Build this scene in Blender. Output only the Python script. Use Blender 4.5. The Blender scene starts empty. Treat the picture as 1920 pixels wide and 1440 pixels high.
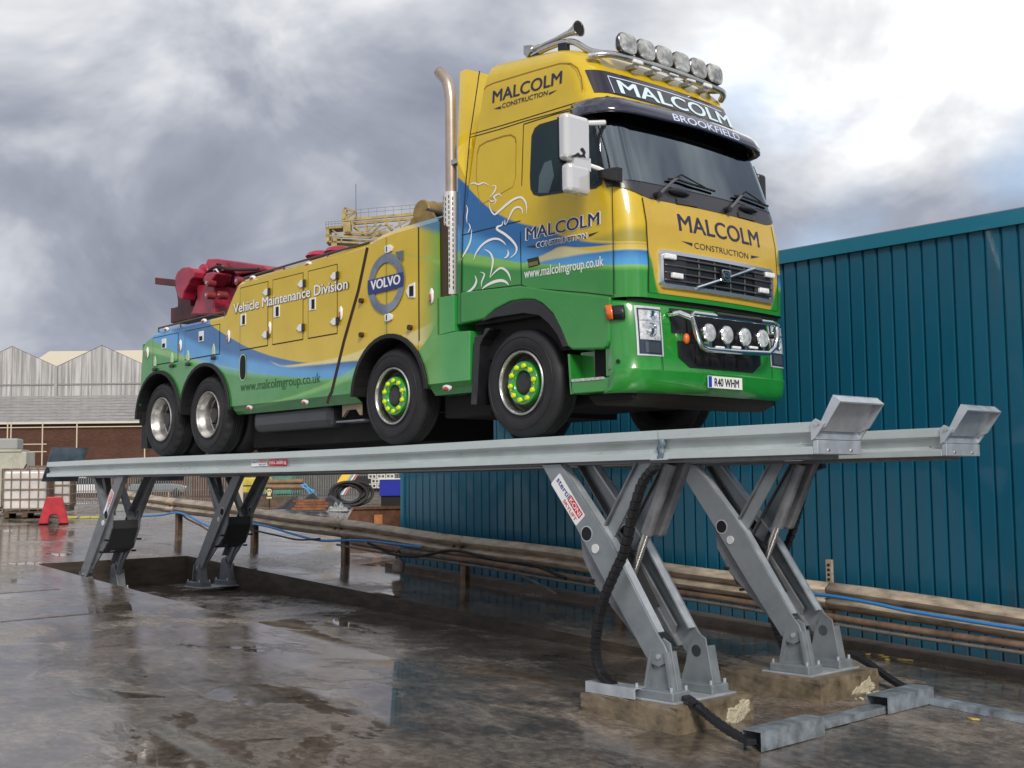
import bpy, bmesh, math, random
from mathutils import Vector, Matrix
random.seed(7)
# ------------------------------------------------------------------ camera (fitted to the photograph)
CF, CYAW, CPIT, CROL = 2265.47, 2.40039, 0.082155, -0.011559
CPOS = Vector((8.604, -7.976, 2.0428))
_f = Vector((math.cos(CPIT)*math.cos(CYAW), math.cos(CPIT)*math.sin(CYAW), math.sin(CPIT)))
_r0 = _f.cross(Vector((0, 0, 1))).normalized(); _u0 = _r0.cross(_f)
_r = math.cos(CROL)*_r0 + math.sin(CROL)*_u0
_u = -math.sin(CROL)*_r0 + math.cos(CROL)*_u0
scene = bpy.context.scene
cd = bpy.data.cameras.new('camera'); cam = bpy.data.objects.new('camera', cd)
scene.collection.objects.link(cam); scene.camera = cam
cd.sensor_fit = 'HORIZONTAL'; cd.sensor_width = 36; cd.lens = CF/1920*36
cd.clip_start = .1; cd.clip_end = 3000
M3 = Matrix((_r, _u, -_f)).transposed()
cam.matrix_world = Matrix.Translation(CPOS) @ M3.to_4x4()
# ------------------------------------------------------------------ sky, sun, exposure
SUN_AZ, SUN_EL = math.radians(-30), math.radians(35)
world = bpy.data.worlds.new('World'); scene.world = world; world.use_nodes = True
def build_world():
    nt = world.node_tree; N = nt.nodes; L = nt.links; N.clear()
    out = N.new('ShaderNodeOutputWorld'); bg = N.new('ShaderNodeBackground'); bg.inputs[1].default_value = .1
    L.new(bg.outputs[0], out.inputs[0])
    sky = N.new('ShaderNodeTexSky'); sky.sky_type = 'NISHITA'; sky.sun_disc = False
    sky.sun_elevation = SUN_EL; sky.sun_rotation = math.pi/2 - SUN_AZ
    tc = N.new('ShaderNodeTexCoord')
    def vm(op, a, b=None):
        n = N.new('ShaderNodeVectorMath'); n.operation = op
        for i, q in enumerate((a, b)):
            if q is None: continue
            if isinstance(q, (tuple, Vector)): n.inputs[i].default_value = q
            else: L.new(q, n.inputs[i])
        return n
    def mt(op, a, b=0, c=0, clamp=False):
        n = N.new('ShaderNodeMath'); n.operation = op; n.use_clamp = clamp
        for i, q in enumerate((a, b, c)):
            if isinstance(q, (int, float)): n.inputs[i].default_value = q
            else: L.new(q, n.inputs[i])
        return n.outputs[0]
    def ss(x, a, b):
        n = N.new('ShaderNodeMapRange'); n.interpolation_type = 'SMOOTHSTEP'
        L.new(x, n.inputs[0]); n.inputs[1].default_value = a; n.inputs[2].default_value = b
        return n.outputs[0]
    d = vm('NORMALIZE', tc.outputs['Generated']).outputs[0]
    sx = N.new('ShaderNodeSeparateXYZ'); L.new(d, sx.inputs[0])
    k = mt('DIVIDE', 1.0, mt('ADD', mt('MAXIMUM', sx.outputs[2], 0.0), .75))
    pv = vm('SCALE', d).outputs[0]; L.new(k, pv.node.inputs['Scale'])
    def noise(scale, det, rough, off, dist=0.0):
        n = N.new('ShaderNodeTexNoise'); n.inputs['Scale'].default_value = scale
        n.inputs['Detail'].default_value = det; n.inputs['Roughness'].default_value = rough
        n.inputs['Distortion'].default_value = dist
        L.new(vm('ADD', pv, off).outputs[0], n.inputs['Vector']); return n.outputs['Fac']
    n1 = noise(SKY['s1'], 6, .55, SKY['o1'], .35)
    n2 = noise(SKY['s2'], 5, .55, SKY['o2'], .5)
    n3 = noise(SKY['s3'], 4, .55, SKY['o3'])
    # cloud light: thick parts grey, thin parts white; the thin bright bank of cloud stands over the teal building
    sd = (_f*CF + _r*(SKY['bank'][0]-960) - _u*(SKY['bank'][1]-720)).normalized()
    dot = vm('DOT_PRODUCT', d, tuple(sd)).outputs['Value']
    glow = ss(dot, SKY['b0'], SKY['b1'])
    b = mt('ADD', mt('MULTIPLY', n1, .62), mt('MULTIPLY', n2, .38))
    b = mt('ADD', b, mt('MULTIPLY', glow, SKY['bank_amt']))
    low = ss(sx.outputs[2], .30, -.02)      # cloud thins and pales towards the horizon
    b = mt('ADD', b, mt('MULTIPLY', low, SKY['low']))
    b = mt('ADD', mt('MULTIPLY', mt('SUBTRACT', b, .5), SKY['con']), .5)
    rp = N.new('ShaderNodeValToRGB'); L.new(b, rp.inputs[0])
    e = rp.color_ramp.elements
    e[0].position, e[0].color = SKY['ramp'][0]; e[1].position, e[1].color = SKY['ramp'][-1]
    for pos, col in SKY['ramp'][1:-1]:
        q = e.new(pos); q.color = col
    sc = vm('SCALE', rp.outputs[0]); sc.inputs['Scale'].default_value = SKY['amp']
    cov = ss(n3, SKY['c0'], SKY['c1'])
    mx = N.new('ShaderNodeMix'); mx.data_type = 'RGBA'
    L.new(cov, mx.inputs[0]); L.new(sky.outputs[0], mx.inputs[6]); L.new(sc.outputs[0], mx.inputs[7])
    L.new(mx.outputs[2], bg.inputs[0])
SKY = dict(s1=2.1, o1=(6.0, 12.2, 3.), s2=5.5, o2=(0.4, 5.2, 1.), s3=1.6, o3=(2., 8., 3.), amp=4.35, c0=.31, c1=.43, bank=(1660, -50), bank_amt=.15, b0=.976, b1=.9995, low=.10, con=1.85,
    ramp=[(.30, (.33, .36, .45, 1)), (.44, (.48, .51, .61, 1)), (.56, (.78, .81, .88, 1)), (.67, (1.15, 1.16, 1.18, 1)), (.86, (2.1, 2.09, 2.07, 1))])
build_world()
sl = bpy.data.lights.new('sun', 'SUN'); sun = bpy.data.objects.new('sun', sl); scene.collection.objects.link(sun)
sl.energy = 1.5; sl.angle = math.radians(16); sl.color = (1, .94, .84)
sun.rotation_euler = Vector((math.cos(SUN_EL)*math.cos(SUN_AZ), math.cos(SUN_EL)*math.sin(SUN_AZ), math.sin(SUN_EL))).to_track_quat('Z', 'Y').to_euler()
scene.view_settings.view_transform = 'Standard'; scene.view_settings.look = 'None'
scene.view_settings.exposure = 0.85; scene.view_settings.gamma = 1
# ------------------------------------------------------------------ pixel -> place helpers
def ray(u, v): return (_f*CF + _r*(u-960) - _u*(v-720)).normalized()
def onY(u, v, y): d = ray(u, v); return CPOS + d*((y-CPOS.y)/d.y)
def onX(u, v, x): d = ray(u, v); return CPOS + d*((x-CPOS.x)/d.x)
def onZ(u, v, z): d = ray(u, v); return CPOS + d*((z-CPOS.z)/d.z)
def S(pts, y=-.03): return [(q.x, q.z) for q in (onY(u, v, y) for u, v in pts)]
def zm(pts, x0, y0, k): return [(x0+a/k, y0+b/k) for a, b in pts]
def gz(x): return .06*(2.15-min(max(x, -21), 14))
def onG(u, v):
    d = ray(u, v); t = (0-CPOS.z - .06*(CPOS.x-2.15))/(d.z+.06*d.x); return CPOS+d*t
def atD(u, v, D):
    """the place D metres away on the yard's level under pixel column u"""
    d = ray(u, 924); d.z = 0; d.normalize(); q = CPOS+d*D; q.z = gz(q.x); return q
# ------------------------------------------------------------------ materials
MATS = {}
def mat(name, col, rough=.5, metal=0., coat=0., var=.0, vscale=6., bump=0., bscale=40., spec=.5, rvar=0., col2=None, stretch=None, emit=None, trans=0):
    if name in MATS: return MATS[name]
    m = bpy.data.materials.new(name); MATS[name] = m; m.use_nodes = True
    nt = m.node_tree; N = nt.nodes; L = nt.links; b = N['Principled BSDF']
    b.inputs['Base Color'].default_value = (*col, 1); b.inputs['Roughness'].default_value = rough
    b.inputs['Metallic'].default_value = metal; b.inputs['Coat Weight'].default_value = coat
    b.inputs['Coat Roughness'].default_value = .06; b.inputs['Specular IOR Level'].default_value = spec
    if trans: b.inputs['Transmission Weight'].default_value = trans
    if var or bump or rvar or col2:
        tc = N.new('ShaderNodeTexCoord'); vec = tc.outputs['Object']
        if stretch:
            mp = N.new('ShaderNodeMapping'); mp.inputs['Scale'].default_value = stretch; L.new(vec, mp.inputs[0]); vec = mp.outputs[0]
        n = N.new('ShaderNodeTexNoise'); n.inputs['Scale'].default_value = vscale; n.inputs['Detail'].default_value = 7; n.inputs['Roughness'].default_value = .62
        L.new(vec, n.inputs['Vector'])
        if var or col2:
            c2 = col2 or tuple(min(1, q*(1-var)) for q in col)
            r = N.new('ShaderNodeValToRGB'); L.new(n.outputs['Fac'], r.inputs[0])
            r.color_ramp.elements[0].position = .34; r.color_ramp.elements[1].position = .66
            r.color_ramp.elements[0].color = (*c2, 1)
            r.color_ramp.elements[1].color = (*(col if col2 else tuple(min(1, q*(1+var*.6)) for q in col)), 1)
            L.new(r.outputs[0], b.inputs['Base Color'])
        if rvar:
            mr = N.new('ShaderNodeMapRange'); L.new(n.outputs['Fac'], mr.inputs[0])
            mr.inputs[1].default_value = .3; mr.inputs[2].default_value = .7
            mr.inputs[3].default_value = max(.02, rough-rvar); mr.inputs[4].default_value = min(1, rough+rvar)
            L.new(mr.outputs[0], b.inputs['Roughness'])
        if bump:
            n2 = N.new('ShaderNodeTexNoise'); n2.inputs['Scale'].default_value = bscale; n2.inputs['Detail'].default_value = 5
            L.new(vec, n2.inputs['Vector'])
            bp = N.new('ShaderNodeBump'); bp.inputs['Strength'].default_value = bump; bp.inputs['Distance'].default_value = .02
            L.new(n2.outputs['Fac'], bp.inputs['Height']); L.new(bp.outputs[0], b.inputs['Normal'])
    return m
YEL = (.62, .43, .005); GRN = (.012, .23, .022); DBL = (.004, .115, .34); LBL = (.06, .31, .66); PGR = (.20, .48, .09); PYE = (.70, .60, .24)
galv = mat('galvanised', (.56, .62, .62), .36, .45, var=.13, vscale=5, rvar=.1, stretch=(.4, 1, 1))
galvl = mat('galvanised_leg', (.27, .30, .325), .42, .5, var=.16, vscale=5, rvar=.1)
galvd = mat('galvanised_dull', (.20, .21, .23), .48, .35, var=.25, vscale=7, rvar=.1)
galvb = mat('galvanised_bright', (.54, .58, .63), .36, .55, var=.16, vscale=7, rvar=.1)
black = mat('black_rubber', (.009, .009, .010), .6, var=.3, vscale=14)
blackp = mat('black_plastic', (.012, .012, .015), .38, rvar=.12, var=.2)
dark = mat('dark_underside', (.006, .005, .006), .8)
seam = mat('panel_gap', (.016, .012, .010), .8)
chrome = mat('chrome', (.80, .81, .83), .08, 1.)
steel = mat('steel', (.55, .54, .52), .28, .9, var=.15, rvar=.1)
white = mat('white_vinyl', (.80, .81, .82), .35)
whitep = mat('white_paint', (.78, .78, .78), .28, coat=.6)
navy = mat('navy_lettering', (.018, .016, .06), .35)
dgreen = mat('dark_green_lettering', (.008, .05, .012), .4)
amber = mat('amber_lens', (.75, .13, .01), .2, coat=.5)
red = mat('red_paint', (.36, .014, .045), .38, coat=.3, var=.35, vscale=3)
redd = mat('worn_red_black_paint', (.13, .012, .016), .55, var=.7, vscale=3.5, col2=(.02, .017, .017))
yel = mat('yellow_paint', YEL, .32, coat=.6)
grn = mat('green_paint', GRN, .28, coat=.7, var=.1)
glass = mat('dark_glass', (.010, .026, .032), .04, spec=.35)
def clear_glass(name, tint, ior=1.7):
    m = bpy.data.materials.new(name); m.use_nodes = True; N = m.node_tree.nodes; L = m.node_tree.links; N.clear()
    o = N.new('ShaderNodeOutputMaterial'); mx = N.new('ShaderNodeMixShader'); t = N.new('ShaderNodeBsdfTransparent'); g = N.new('ShaderNodeBsdfGlossy'); f = N.new('ShaderNodeFresnel')
    t.inputs[0].default_value = (*tint, 1); g.inputs['Roughness'].default_value = .008; g.inputs['Color'].default_value = (.80, .92, 1, 1); f.inputs['IOR'].default_value = ior
    L.new(f.outputs[0], mx.inputs[0]); L.new(t.outputs[0], mx.inputs[1]); L.new(g.outputs[0], mx.inputs[2]); L.new(mx.outputs[0], o.inputs[0]); MATS[name] = m; return m
wsglass = clear_glass('windscreen_glass', (.42, .62, .68), 3.0)
lens = mat('lamp_lens', (.72, .74, .76), .08, .35, var=.45, vscale=22, coat=1.)
conc = mat('wet_concrete_block', (.17, .135, .09), .42, var=.55, vscale=5, bump=.18, bscale=26, rvar=.2)
concp = mat('broken_pale_concrete', (.46, .42, .31), .8, var=.3, vscale=12, bump=.8, bscale=30)
rust = mat('rusty_steel', (.14, .058, .028), .75, var=.5, vscale=5, bump=.2)
mud = mat('muddy_galvanised', (.42, .34, .26), .5, .1, var=.45, vscale=3.5, rvar=.15, stretch=(1, 1, 4))
mudd = mat('muddy_pipe', (.20, .13, .09), .55, var=.5, vscale=4)
bluep = mat('blue_hose', (.04, .22, .55), .35)
# ------------------------------------------------------------------ mesh helpers
COL = scene.collection
class MB:
    def __init__(s): s.v = []; s.f = []; s.sm = False; s.mi = []
    def add(s, vs, fs):
        o = len(s.v); s.v += [tuple(q) for q in vs]; s.f += [tuple(i+o for i in f) for f in fs]; return s
    def box(s, x0, x1, y0, y1, z0, z1):
        return s.add([(x, y, z) for x in (x0, x1) for y in (y0, y1) for z in (z0, z1)],
            [(0, 1, 3, 2), (4, 6, 7, 5), (0, 4, 5, 1), (2, 3, 7, 6), (0, 2, 6, 4), (1, 5, 7, 3)])
    def prism(s, pts, a, b, ax='y'):
        """outline pts in the plane across axis ax, from a to b"""
        n = len(pts)
        def P(q, t): return {'y': (q[0], t, q[1]), 'x': (t, q[0], q[1]), 'z': (q[0], q[1], t)}[ax]
        vs = [P(q, a) for q in pts]+[P(q, b) for q in pts]
        fs = [tuple(range(n))[::-1], tuple(range(n, 2*n))]+[(i, (i+1) % n, n+(i+1) % n, n+i) for i in range(n)]
        return s.add(vs, fs)
    def tube(s, path, r, n=8, closed=False, caps=True):
        path = [Vector(q) for q in path]; k = len(path); R = r if isinstance(r, (list, tuple)) else [r]*k
        rings = []; prev = None
        for i, q in enumerate(path):
            a = path[i-1] if (i > 0 or closed) else q; b = path[(i+1) % k] if (i < k-1 or closed) else q
            t = (b-a).normalized()
            up = prev if prev is not None else (Vector((0, 0, 1)) if abs(t.z) < .9 else Vector((1, 0, 0)))
            e = (up - t*up.dot(t)).normalized(); prev = e; g = t.cross(e)
            rings.append([q + (e*math.cos(2*math.pi*j/n)+g*math.sin(2*math.pi*j/n))*R[i] for j in range(n)])
        fs = []
        for i in range(k if closed else k-1):
            i2 = (i+1) % k
            for j in range(n): fs.append((i*n+j, i*n+(j+1) % n, i2*n+(j+1) % n, i2*n+j))
        if caps and not closed: fs += [tuple(range(n))[::-1], tuple(range((k-1)*n, k*n))]
        s.sm = True
        return s.add([w for g in rings for w in g], fs)
    def cyl(s, a, b, r, n=16, r2=None): return s.tube([a, b], [r, r if r2 is None else r2], n)
    def lathe(s, prof, c, ax=(0, 1, 0), n=48, closed=False, sq=None):
        """prof: (radius, along) pairs about axis ax through c"""
        ax = Vector(ax).normalized(); c = Vector(c)
        e = Vector((0, 0, 1)) if abs(ax.z) < .9 else Vector((1, 0, 0)); e = (e-ax*e.dot(ax)).normalized(); g = ax.cross(e)
        vs = []; m = len(prof)
        for j in range(n):
            w = e*math.cos(2*math.pi*j/n)+g*math.sin(2*math.pi*j/n)
            k = 1.0
            if sq: k = 1/(abs(math.cos(2*math.pi*j/n))**3.2+abs(math.sin(2*math.pi*j/n))**3.2)**(1/3.2)     # rounded square
            vs += [c+w*r*k+ax*h for r, h in prof]
        if sq: vs = [Vector((q.x, sq[1]+(q.y-sq[1])*sq[0], q.z)) for q in vs]
        fs = []
        for j in range(n):
            j2 = (j+1) % n
            for i in range(m-1 if not closed else m):
                i2 = (i+1) % m; fs.append((j*m+i, j2*m+i, j2*m+i2, j*m+i2))
        s.sm = True
        return s.add(vs, fs)
    def grid(s, rows):
        m = len(rows[0]); vs = [q for r in rows for q in r]
        fs = [(i*m+j, i*m+j+1, (i+1)*m+j+1, (i+1)*m+j) for i in range(len(rows)-1) for j in range(m-1)]
        return s.add(vs, fs)
    def ellip(s, c, rx, ry, rz, n=12, m=8):
        vs = []; fs = []
        for i in range(m+1):
            th = math.pi*i/m
            for j in range(n):
                ph = 2*math.pi*j/n
                vs.append((c[0]+rx*math.sin(th)*math.cos(ph), c[1]+ry*math.sin(th)*math.sin(ph), c[2]+rz*math.cos(th)))
        for i in range(m):
            for j in range(n): fs.append((i*n+j, (i+1)*n+j, (i+1)*n+(j+1) % n, i*n+(j+1) % n))
        s.sm = True
        return s.add(vs, fs)
    def build(s, name, m, parent=None, smooth=None, bevel=0, origin=None, kind=None, fixn=True, label=None, seg=2):
        o0 = origin or (ROOTLOC(parent) if parent else Vector((0, 0, 0)))
        me = bpy.data.meshes.new(name); me.from_pydata([tuple(Vector(q)-o0) for q in s.v], [], s.f)
        if fixn:
            bm = bmesh.new(); bm.from_mesh(me); bmesh.ops.remove_doubles(bm, verts=bm.verts, dist=1e-5)
            bmesh.ops.recalc_face_normals(bm, faces=bm.faces); bm.to_mesh(me); bm.free()
        me.materials.append(m)
        o = bpy.data.objects.new(name, me); COL.objects.link(o)
        if parent:
            o.parent = parent
            if origin: o.location = o0-ROOTLOC(parent)
        elif origin: o.location = o0
        sm = s.sm if smooth is None else smooth
        if sm:
            me.shade_smooth(); me.set_sharp_from_angle(angle=math.radians(38))
        if bevel:
            b = o.modifiers.new('b', 'BEVEL'); b.width = bevel; b.segments = seg; b.limit_method = 'ANGLE'; b.angle_limit = math.radians(40)
        if kind: o['kind'] = kind
        if label: o['label'] = label
        return o
def ROOTLOC(o):
    l = Vector((0, 0, 0))
    while o: l += o.location; o = o.parent
    return l
def thing(name, label, cat, loc=(0, 0, 0), group=None):
    o = bpy.data.objects.new(name, None); COL.objects.link(o); o.location = loc; o.empty_display_size = .2
    o['label'] = label; o['category'] = cat
    if group: o['group'] = group
    return o
def tag(o, label, cat, group=None):
    o['label'] = label; o['category'] = cat
    if group: o['group'] = group
    return o
def copy_tree(o, parent=None):
    c = o.copy(); COL.objects.link(c); c.parent = parent
    for ch in list(o.children): copy_tree(ch, c)
    return c
def B(*a): return MB().box(*a)
def lerp(a, b, t): return a+(b-a)*t
def arcpts(c, r, a0, a1, n): return [(c[0]+r*math.cos(math.radians(lerp(a0, a1, i/n))), c[1]+r*math.sin(math.radians(lerp(a0, a1, i/n)))) for i in range(n+1)]
_tc = {}
def text_polys(s, bold=0.):
    """unit-box mesh of a word: vertices (0..1, 0..1) and faces"""
    key = (s, bold)
    if key in _tc: return _tc[key]
    cu = bpy.data.curves.new('t', 'FONT'); cu.body = s; cu.offset = bold; cu.resolution_u = 4
    ob = bpy.data.objects.new('t', cu); COL.objects.link(ob); bpy.context.view_layer.update()
    me = ob.to_mesh(); vs = [(v.co.x, v.co.y) for v in me.vertices]; fs = [tuple(q.vertices) for q in me.polygons]
    ob.to_mesh_clear(); bpy.data.objects.remove(ob); bpy.data.curves.remove(cu)
    x0 = min(a for a, b in vs); x1 = max(a for a, b in vs)
    cap = .72 if not any(c in 'gpyq' for c in s) else .72
    _tc[key] = ([((a-x0)/(x1-x0), b/.70) for a, b in vs], fs); return _tc[key]
def lettering(name, s, m, parent, fn, bold=.0):
    """fn(u, v) -> 3-D point; u along the word 0..1, v 0 at the baseline and 1 at cap height"""
    vs, fs = text_polys(s, 0.); mb = MB(); n = max(len(s), 3)*.62
    k = [(0, 0)] if bold <= 0 else [(0, 0), (1, 0), (-1, 0), (0, 1), (0, -1)]
    q0 = Vector(fn(.5, .5)); nr = (Vector(fn(.51, .5))-q0).cross(Vector(fn(.5, .51))-q0).normalized()
    for i, (dx, dy) in enumerate(k): mb.add([Vector(fn(a+dx*bold*1.3/n, b+dy*bold*.8))+nr*.0003*i for a, b in vs], fs)
    return mb.build(name, m, parent, fixn=False)
def stroke(mb, pts, ws, fn):
    """ribbon with varying width along 2-D pts, mapped by fn to 3-D"""
    P = [Vector(q) for q in pts]; n = len(P)
    Q = []
    for i in range(n-1):     # catmull-rom
        p0 = P[max(i-1, 0)]; p1 = P[i]; p2 = P[i+1]; p3 = P[min(i+2, n-1)]
        for k in range(5):
            t = k/5; Q.append(.5*((2*p1)+(p2-p0)*t+(2*p0-5*p1+4*p2-p3)*t*t+(3*p1-p0-3*p2+p3)*t**3))
    Q.append(P[-1]); m = len(Q); rows = []
    for i, q in enumerate(Q):
        t = (Q[min(i+1, m-1)]-Q[max(i-1, 0)]); t = t.normalized() if t.length > 1e-6 else Vector((1, 0))
        nn = Vector((-t.y, t.x)); k = i/(m-1); w = ws*(math.sin(math.pi*min(max(k, .04), .96)))**.7
        rows.append([fn(*(q+nn*w*.5)), fn(*(q-nn*w*.5))])
    mb.grid(rows)
# ================================================================== the setting
def ground_material(name='wet_concrete_ground', pit=False):
    """worn concrete under a broken film of rain: damp matt areas, slick film and standing puddles"""
    m = bpy.data.materials.new(name); m.use_nodes = True
    nt = m.node_tree; N = nt.nodes; L = nt.links; b = N['Principled BSDF']
    g = N.new('ShaderNodeNewGeometry'); pos = g.outputs['Position']
    def noise(scale, det, off=(0, 0, 0), st=(1, 1, 1), rough=.6, dist=0):
        mp = N.new('ShaderNodeMapping'); mp.inputs['Location'].default_value = off; mp.inputs['Scale'].default_value = st; L.new(pos, mp.inputs[0])
        n = N.new('ShaderNodeTexNoise'); n.inputs['Scale'].default_value = scale; n.inputs['Detail'].default_value = det
        n.inputs['Roughness'].default_value = rough; n.inputs['Distortion'].default_value = dist
        L.new(mp.outputs[0], n.inputs['Vector']); return n.outputs['Fac']
    def mr(x, a, b_, c, d):
        n = N.new('ShaderNodeMapRange'); n.interpolation_type = 'SMOOTHSTEP'; L.new(x, n.inputs[0])
        for i, q in enumerate((a, b_, c, d)): n.inputs[i+1].default_value = q
        return n.outputs[0]
    def mt(op, a, c):
        n = N.new('ShaderNodeMath'); n.operation = op
        for i, q in enumerate((a, c)):
            if isinstance(q, (int, float)): n.inputs[i].default_value = q
            else: L.new(q, n.inputs[i])
        return n.outputs[0]
    def mixc(f, a, c):
        n = N.new('ShaderNodeMix'); n.data_type = 'RGBA'; L.new(f, n.inputs[0])
        for i, q in ((6, a), (7, c)):
            if isinstance(q, tuple): n.inputs[i].default_value = (*q, 1)
            else: L.new(q, n.inputs[i])
        return n.outputs[2]
    big = noise(.33, 4, (3, 7, 0), (.8, 1, 1), .55, .8); mid = noise(1.5, 8, (1, 2, 0), (.8, .9, 1), .66, .6); fine = noise(11, 9, (5, 1, 0), rough=.72); grit = noise(60, 5, rough=.7)
    streak = noise(2.0, 8, (2, 9, 0), (.55, 1.5, 1), .7, .9)
    tone = mt('ADD', mt('MULTIPLY', mid, .50), mt('ADD', mt('MULTIPLY', fine, .38), mt('MULTIPLY', streak, .12)))
    r = N.new('ShaderNodeValToRGB'); L.new(tone, r.inputs[0]); e = r.color_ramp.elements
    e[0].position = .38; e[0].color = (.032, .027, .023, 1); e[1].position = .62; e[1].color = (.31, .26, .22, 1)
    q = e.new(.47); q.color = (.108, .086, .071, 1); q = e.new(.54); q.color = (.205, .168, .140, 1)
    col = mixc(mr(streak, .56, .68, 0, .8), r.outputs[0], (.30, .255, .21))
    col = mixc(mr(grit, .60, .70, 0, .6), col, (.30, .27, .24))
    # water film: level in big hollows and along the wheel ruts
    wet = mt('ADD', mt('MULTIPLY', big, .62), mt('ADD', mt('MULTIPLY', mid, .26), mt('MULTIPLY', streak, .12)))
    film = mr(wet, .52, .60, 1, 0) if not pit else mr(wet, .50, .58, 1, 0)
    pud = mr(wet, .440, .466, 1, 0) if not pit else mr(wet, .46, .49, 1, 0)
    col = mixc(mt('MULTIPLY', film, .30), col, (.030, .024, .019)); L.new(col, b.inputs['Base Color'])
    dry = mt('ADD', .26, mr(fine, .40, .66, 0, .22)); fr_ = mt('ADD', .07, mr(fine, .46, .68, 0, .12))
    def mixv(f, a, c):
        n = N.new('ShaderNodeMix'); n.data_type = 'FLOAT'; L.new(f, n.inputs[0])
        for i, q in ((2, a), (3, c)):
            if isinstance(q, (int, float)): n.inputs[i].default_value = q
            else: L.new(q, n.inputs[i])
        return n.outputs[0]
    rough = mixv(pud, mixv(film, dry, fr_), .03); L.new(rough, b.inputs['Roughness'])
    b.inputs['Specular IOR Level'].default_value = 1.
    h = mt('ADD', mt('MULTIPLY', fine, .55), mt('ADD', mt('MULTIPLY', streak, .5), mt('MULTIPLY', grit, .22)))
    bp = N.new('ShaderNodeBump'); bp.inputs['Strength'].default_value = .34; bp.inputs['Distance'].default_value = .02
    L.new(mt('MULTIPLY', h, mixv(pud, mixv(film, 1., .30), .015)), bp.inputs['Height']); L.new(bp.outputs[0], b.inputs['Normal'])
    return m
gm = ground_material()
PX0, PX1, PY0, PY1 = -11.47, 2.2, -.25, 2.45
FLOOR = [(-11.47, .33), (-6.7, .29), (-1.4, .09), (2.2, gz(2.2))]
def fz(x):
    for (a, b), (c, d) in zip(FLOOR, FLOOR[1:]):
        if x <= c: return lerp(b, d, (x-a)/(c-a))
    return gz(x)
mb = MB(); xs = [-900, -200, -60, -21, PX0, -6.7, -1.4, PX1, 14, 60, 200]; ys = [-200, -30, PY0, PY1, 30, 200, 900]
for i in range(len(xs)-1):
    for j in range(len(ys)-1):
        if PX0 <= xs[i] < PX1 and ys[j] == PY0: continue
        mb.add([(x, y, gz(x)) for x, y in ((xs[i], ys[j]), (xs[i+1], ys[j]), (xs[i+1], ys[j+1]), (xs[i], ys[j+1]))], [(0, 1, 2, 3)])
ground = mb.build('ground', gm); ground['kind'] = 'structure'
mb = MB()
for (a, za), (c, zc) in zip(FLOOR, FLOOR[1:]):
    mb.add([(a, PY0, za), (c, PY0, zc), (c, PY1, zc), (a, PY1, za)], [(0, 1, 2, 3)])
pf = mb.build('pit_floor', ground_material('wet_pit_floor', True)); pf['kind'] = 'structure'
mb = MB(); wall_m = mat('pit_wall_concrete', (.060, .045, .034), .55, var=.5, vscale=3, bump=.25, bscale=14, stretch=(1, 1, 3))
for y in (PY0, PY1):
    for (a, za), (c, zc) in zip(FLOOR, FLOOR[1:]):
        mb.add([(a, y, za), (c, y, zc), (c, y, gz(c)), (a, y, gz(a))], [(0, 1, 2, 3)])
mb.add([(PX0, PY0, .33), (PX0, PY1, .33), (PX0, PY1, gz(PX0)), (PX0, PY0, gz(PX0))], [(0, 1, 2, 3)])
o = mb.build('pit_wall', wall_m, fixn=False); o['kind'] = 'structure'
# expansion joints between the slabs, strips let into the ground
jm = mat('wet_joint', (.012, .010, .009), .5)
def joint(a, b, w=.035):
    a = Vector(a); b = Vector(b); t = (b-a).normalized(); n = Vector((-t.y, t.x))*w/2; pts = []
    k = 12; rows = []
    for i in range(k+1):
        q = a.lerp(b, i/k); jj = random.uniform(-.012, .012)
        rows.append([(q.x+n.x*(1+jj*30), q.y+n.y+jj, gz(q.x)+.004), (q.x-n.x, q.y-n.y+jj, gz(q.x)+.004)])
    j = MB().grid(rows).build('expansion_joint', jm, ground)
for u0, v0, u1, v1 in ((0, 1113, 112, 1104), (0, 1166, 175, 1150)):
    a = onG(u0, v0); b = onG(u1, v1); joint((a.x, a.y), (b.x, b.y), .03)
# drain edge at the foot of the cladding
mb = MB(); mb.add([(x, y, gz(x)+h) for x in (-8.3, 9) for y, h in ((4.5, -.02), (4.5, .09), (4.95, .09), (4.95, -.02))],
    [(0, 1, 5, 4), (1, 2, 6, 5), (2, 3, 7, 6), (0, 3, 2, 1), (4, 5, 6, 7)])
o = mb.build('kerb', mat('kerb_concrete', (.09, .07, .058), .6, var=.4, vscale=4, bump=.2)); o['kind'] = 'structure'
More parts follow.
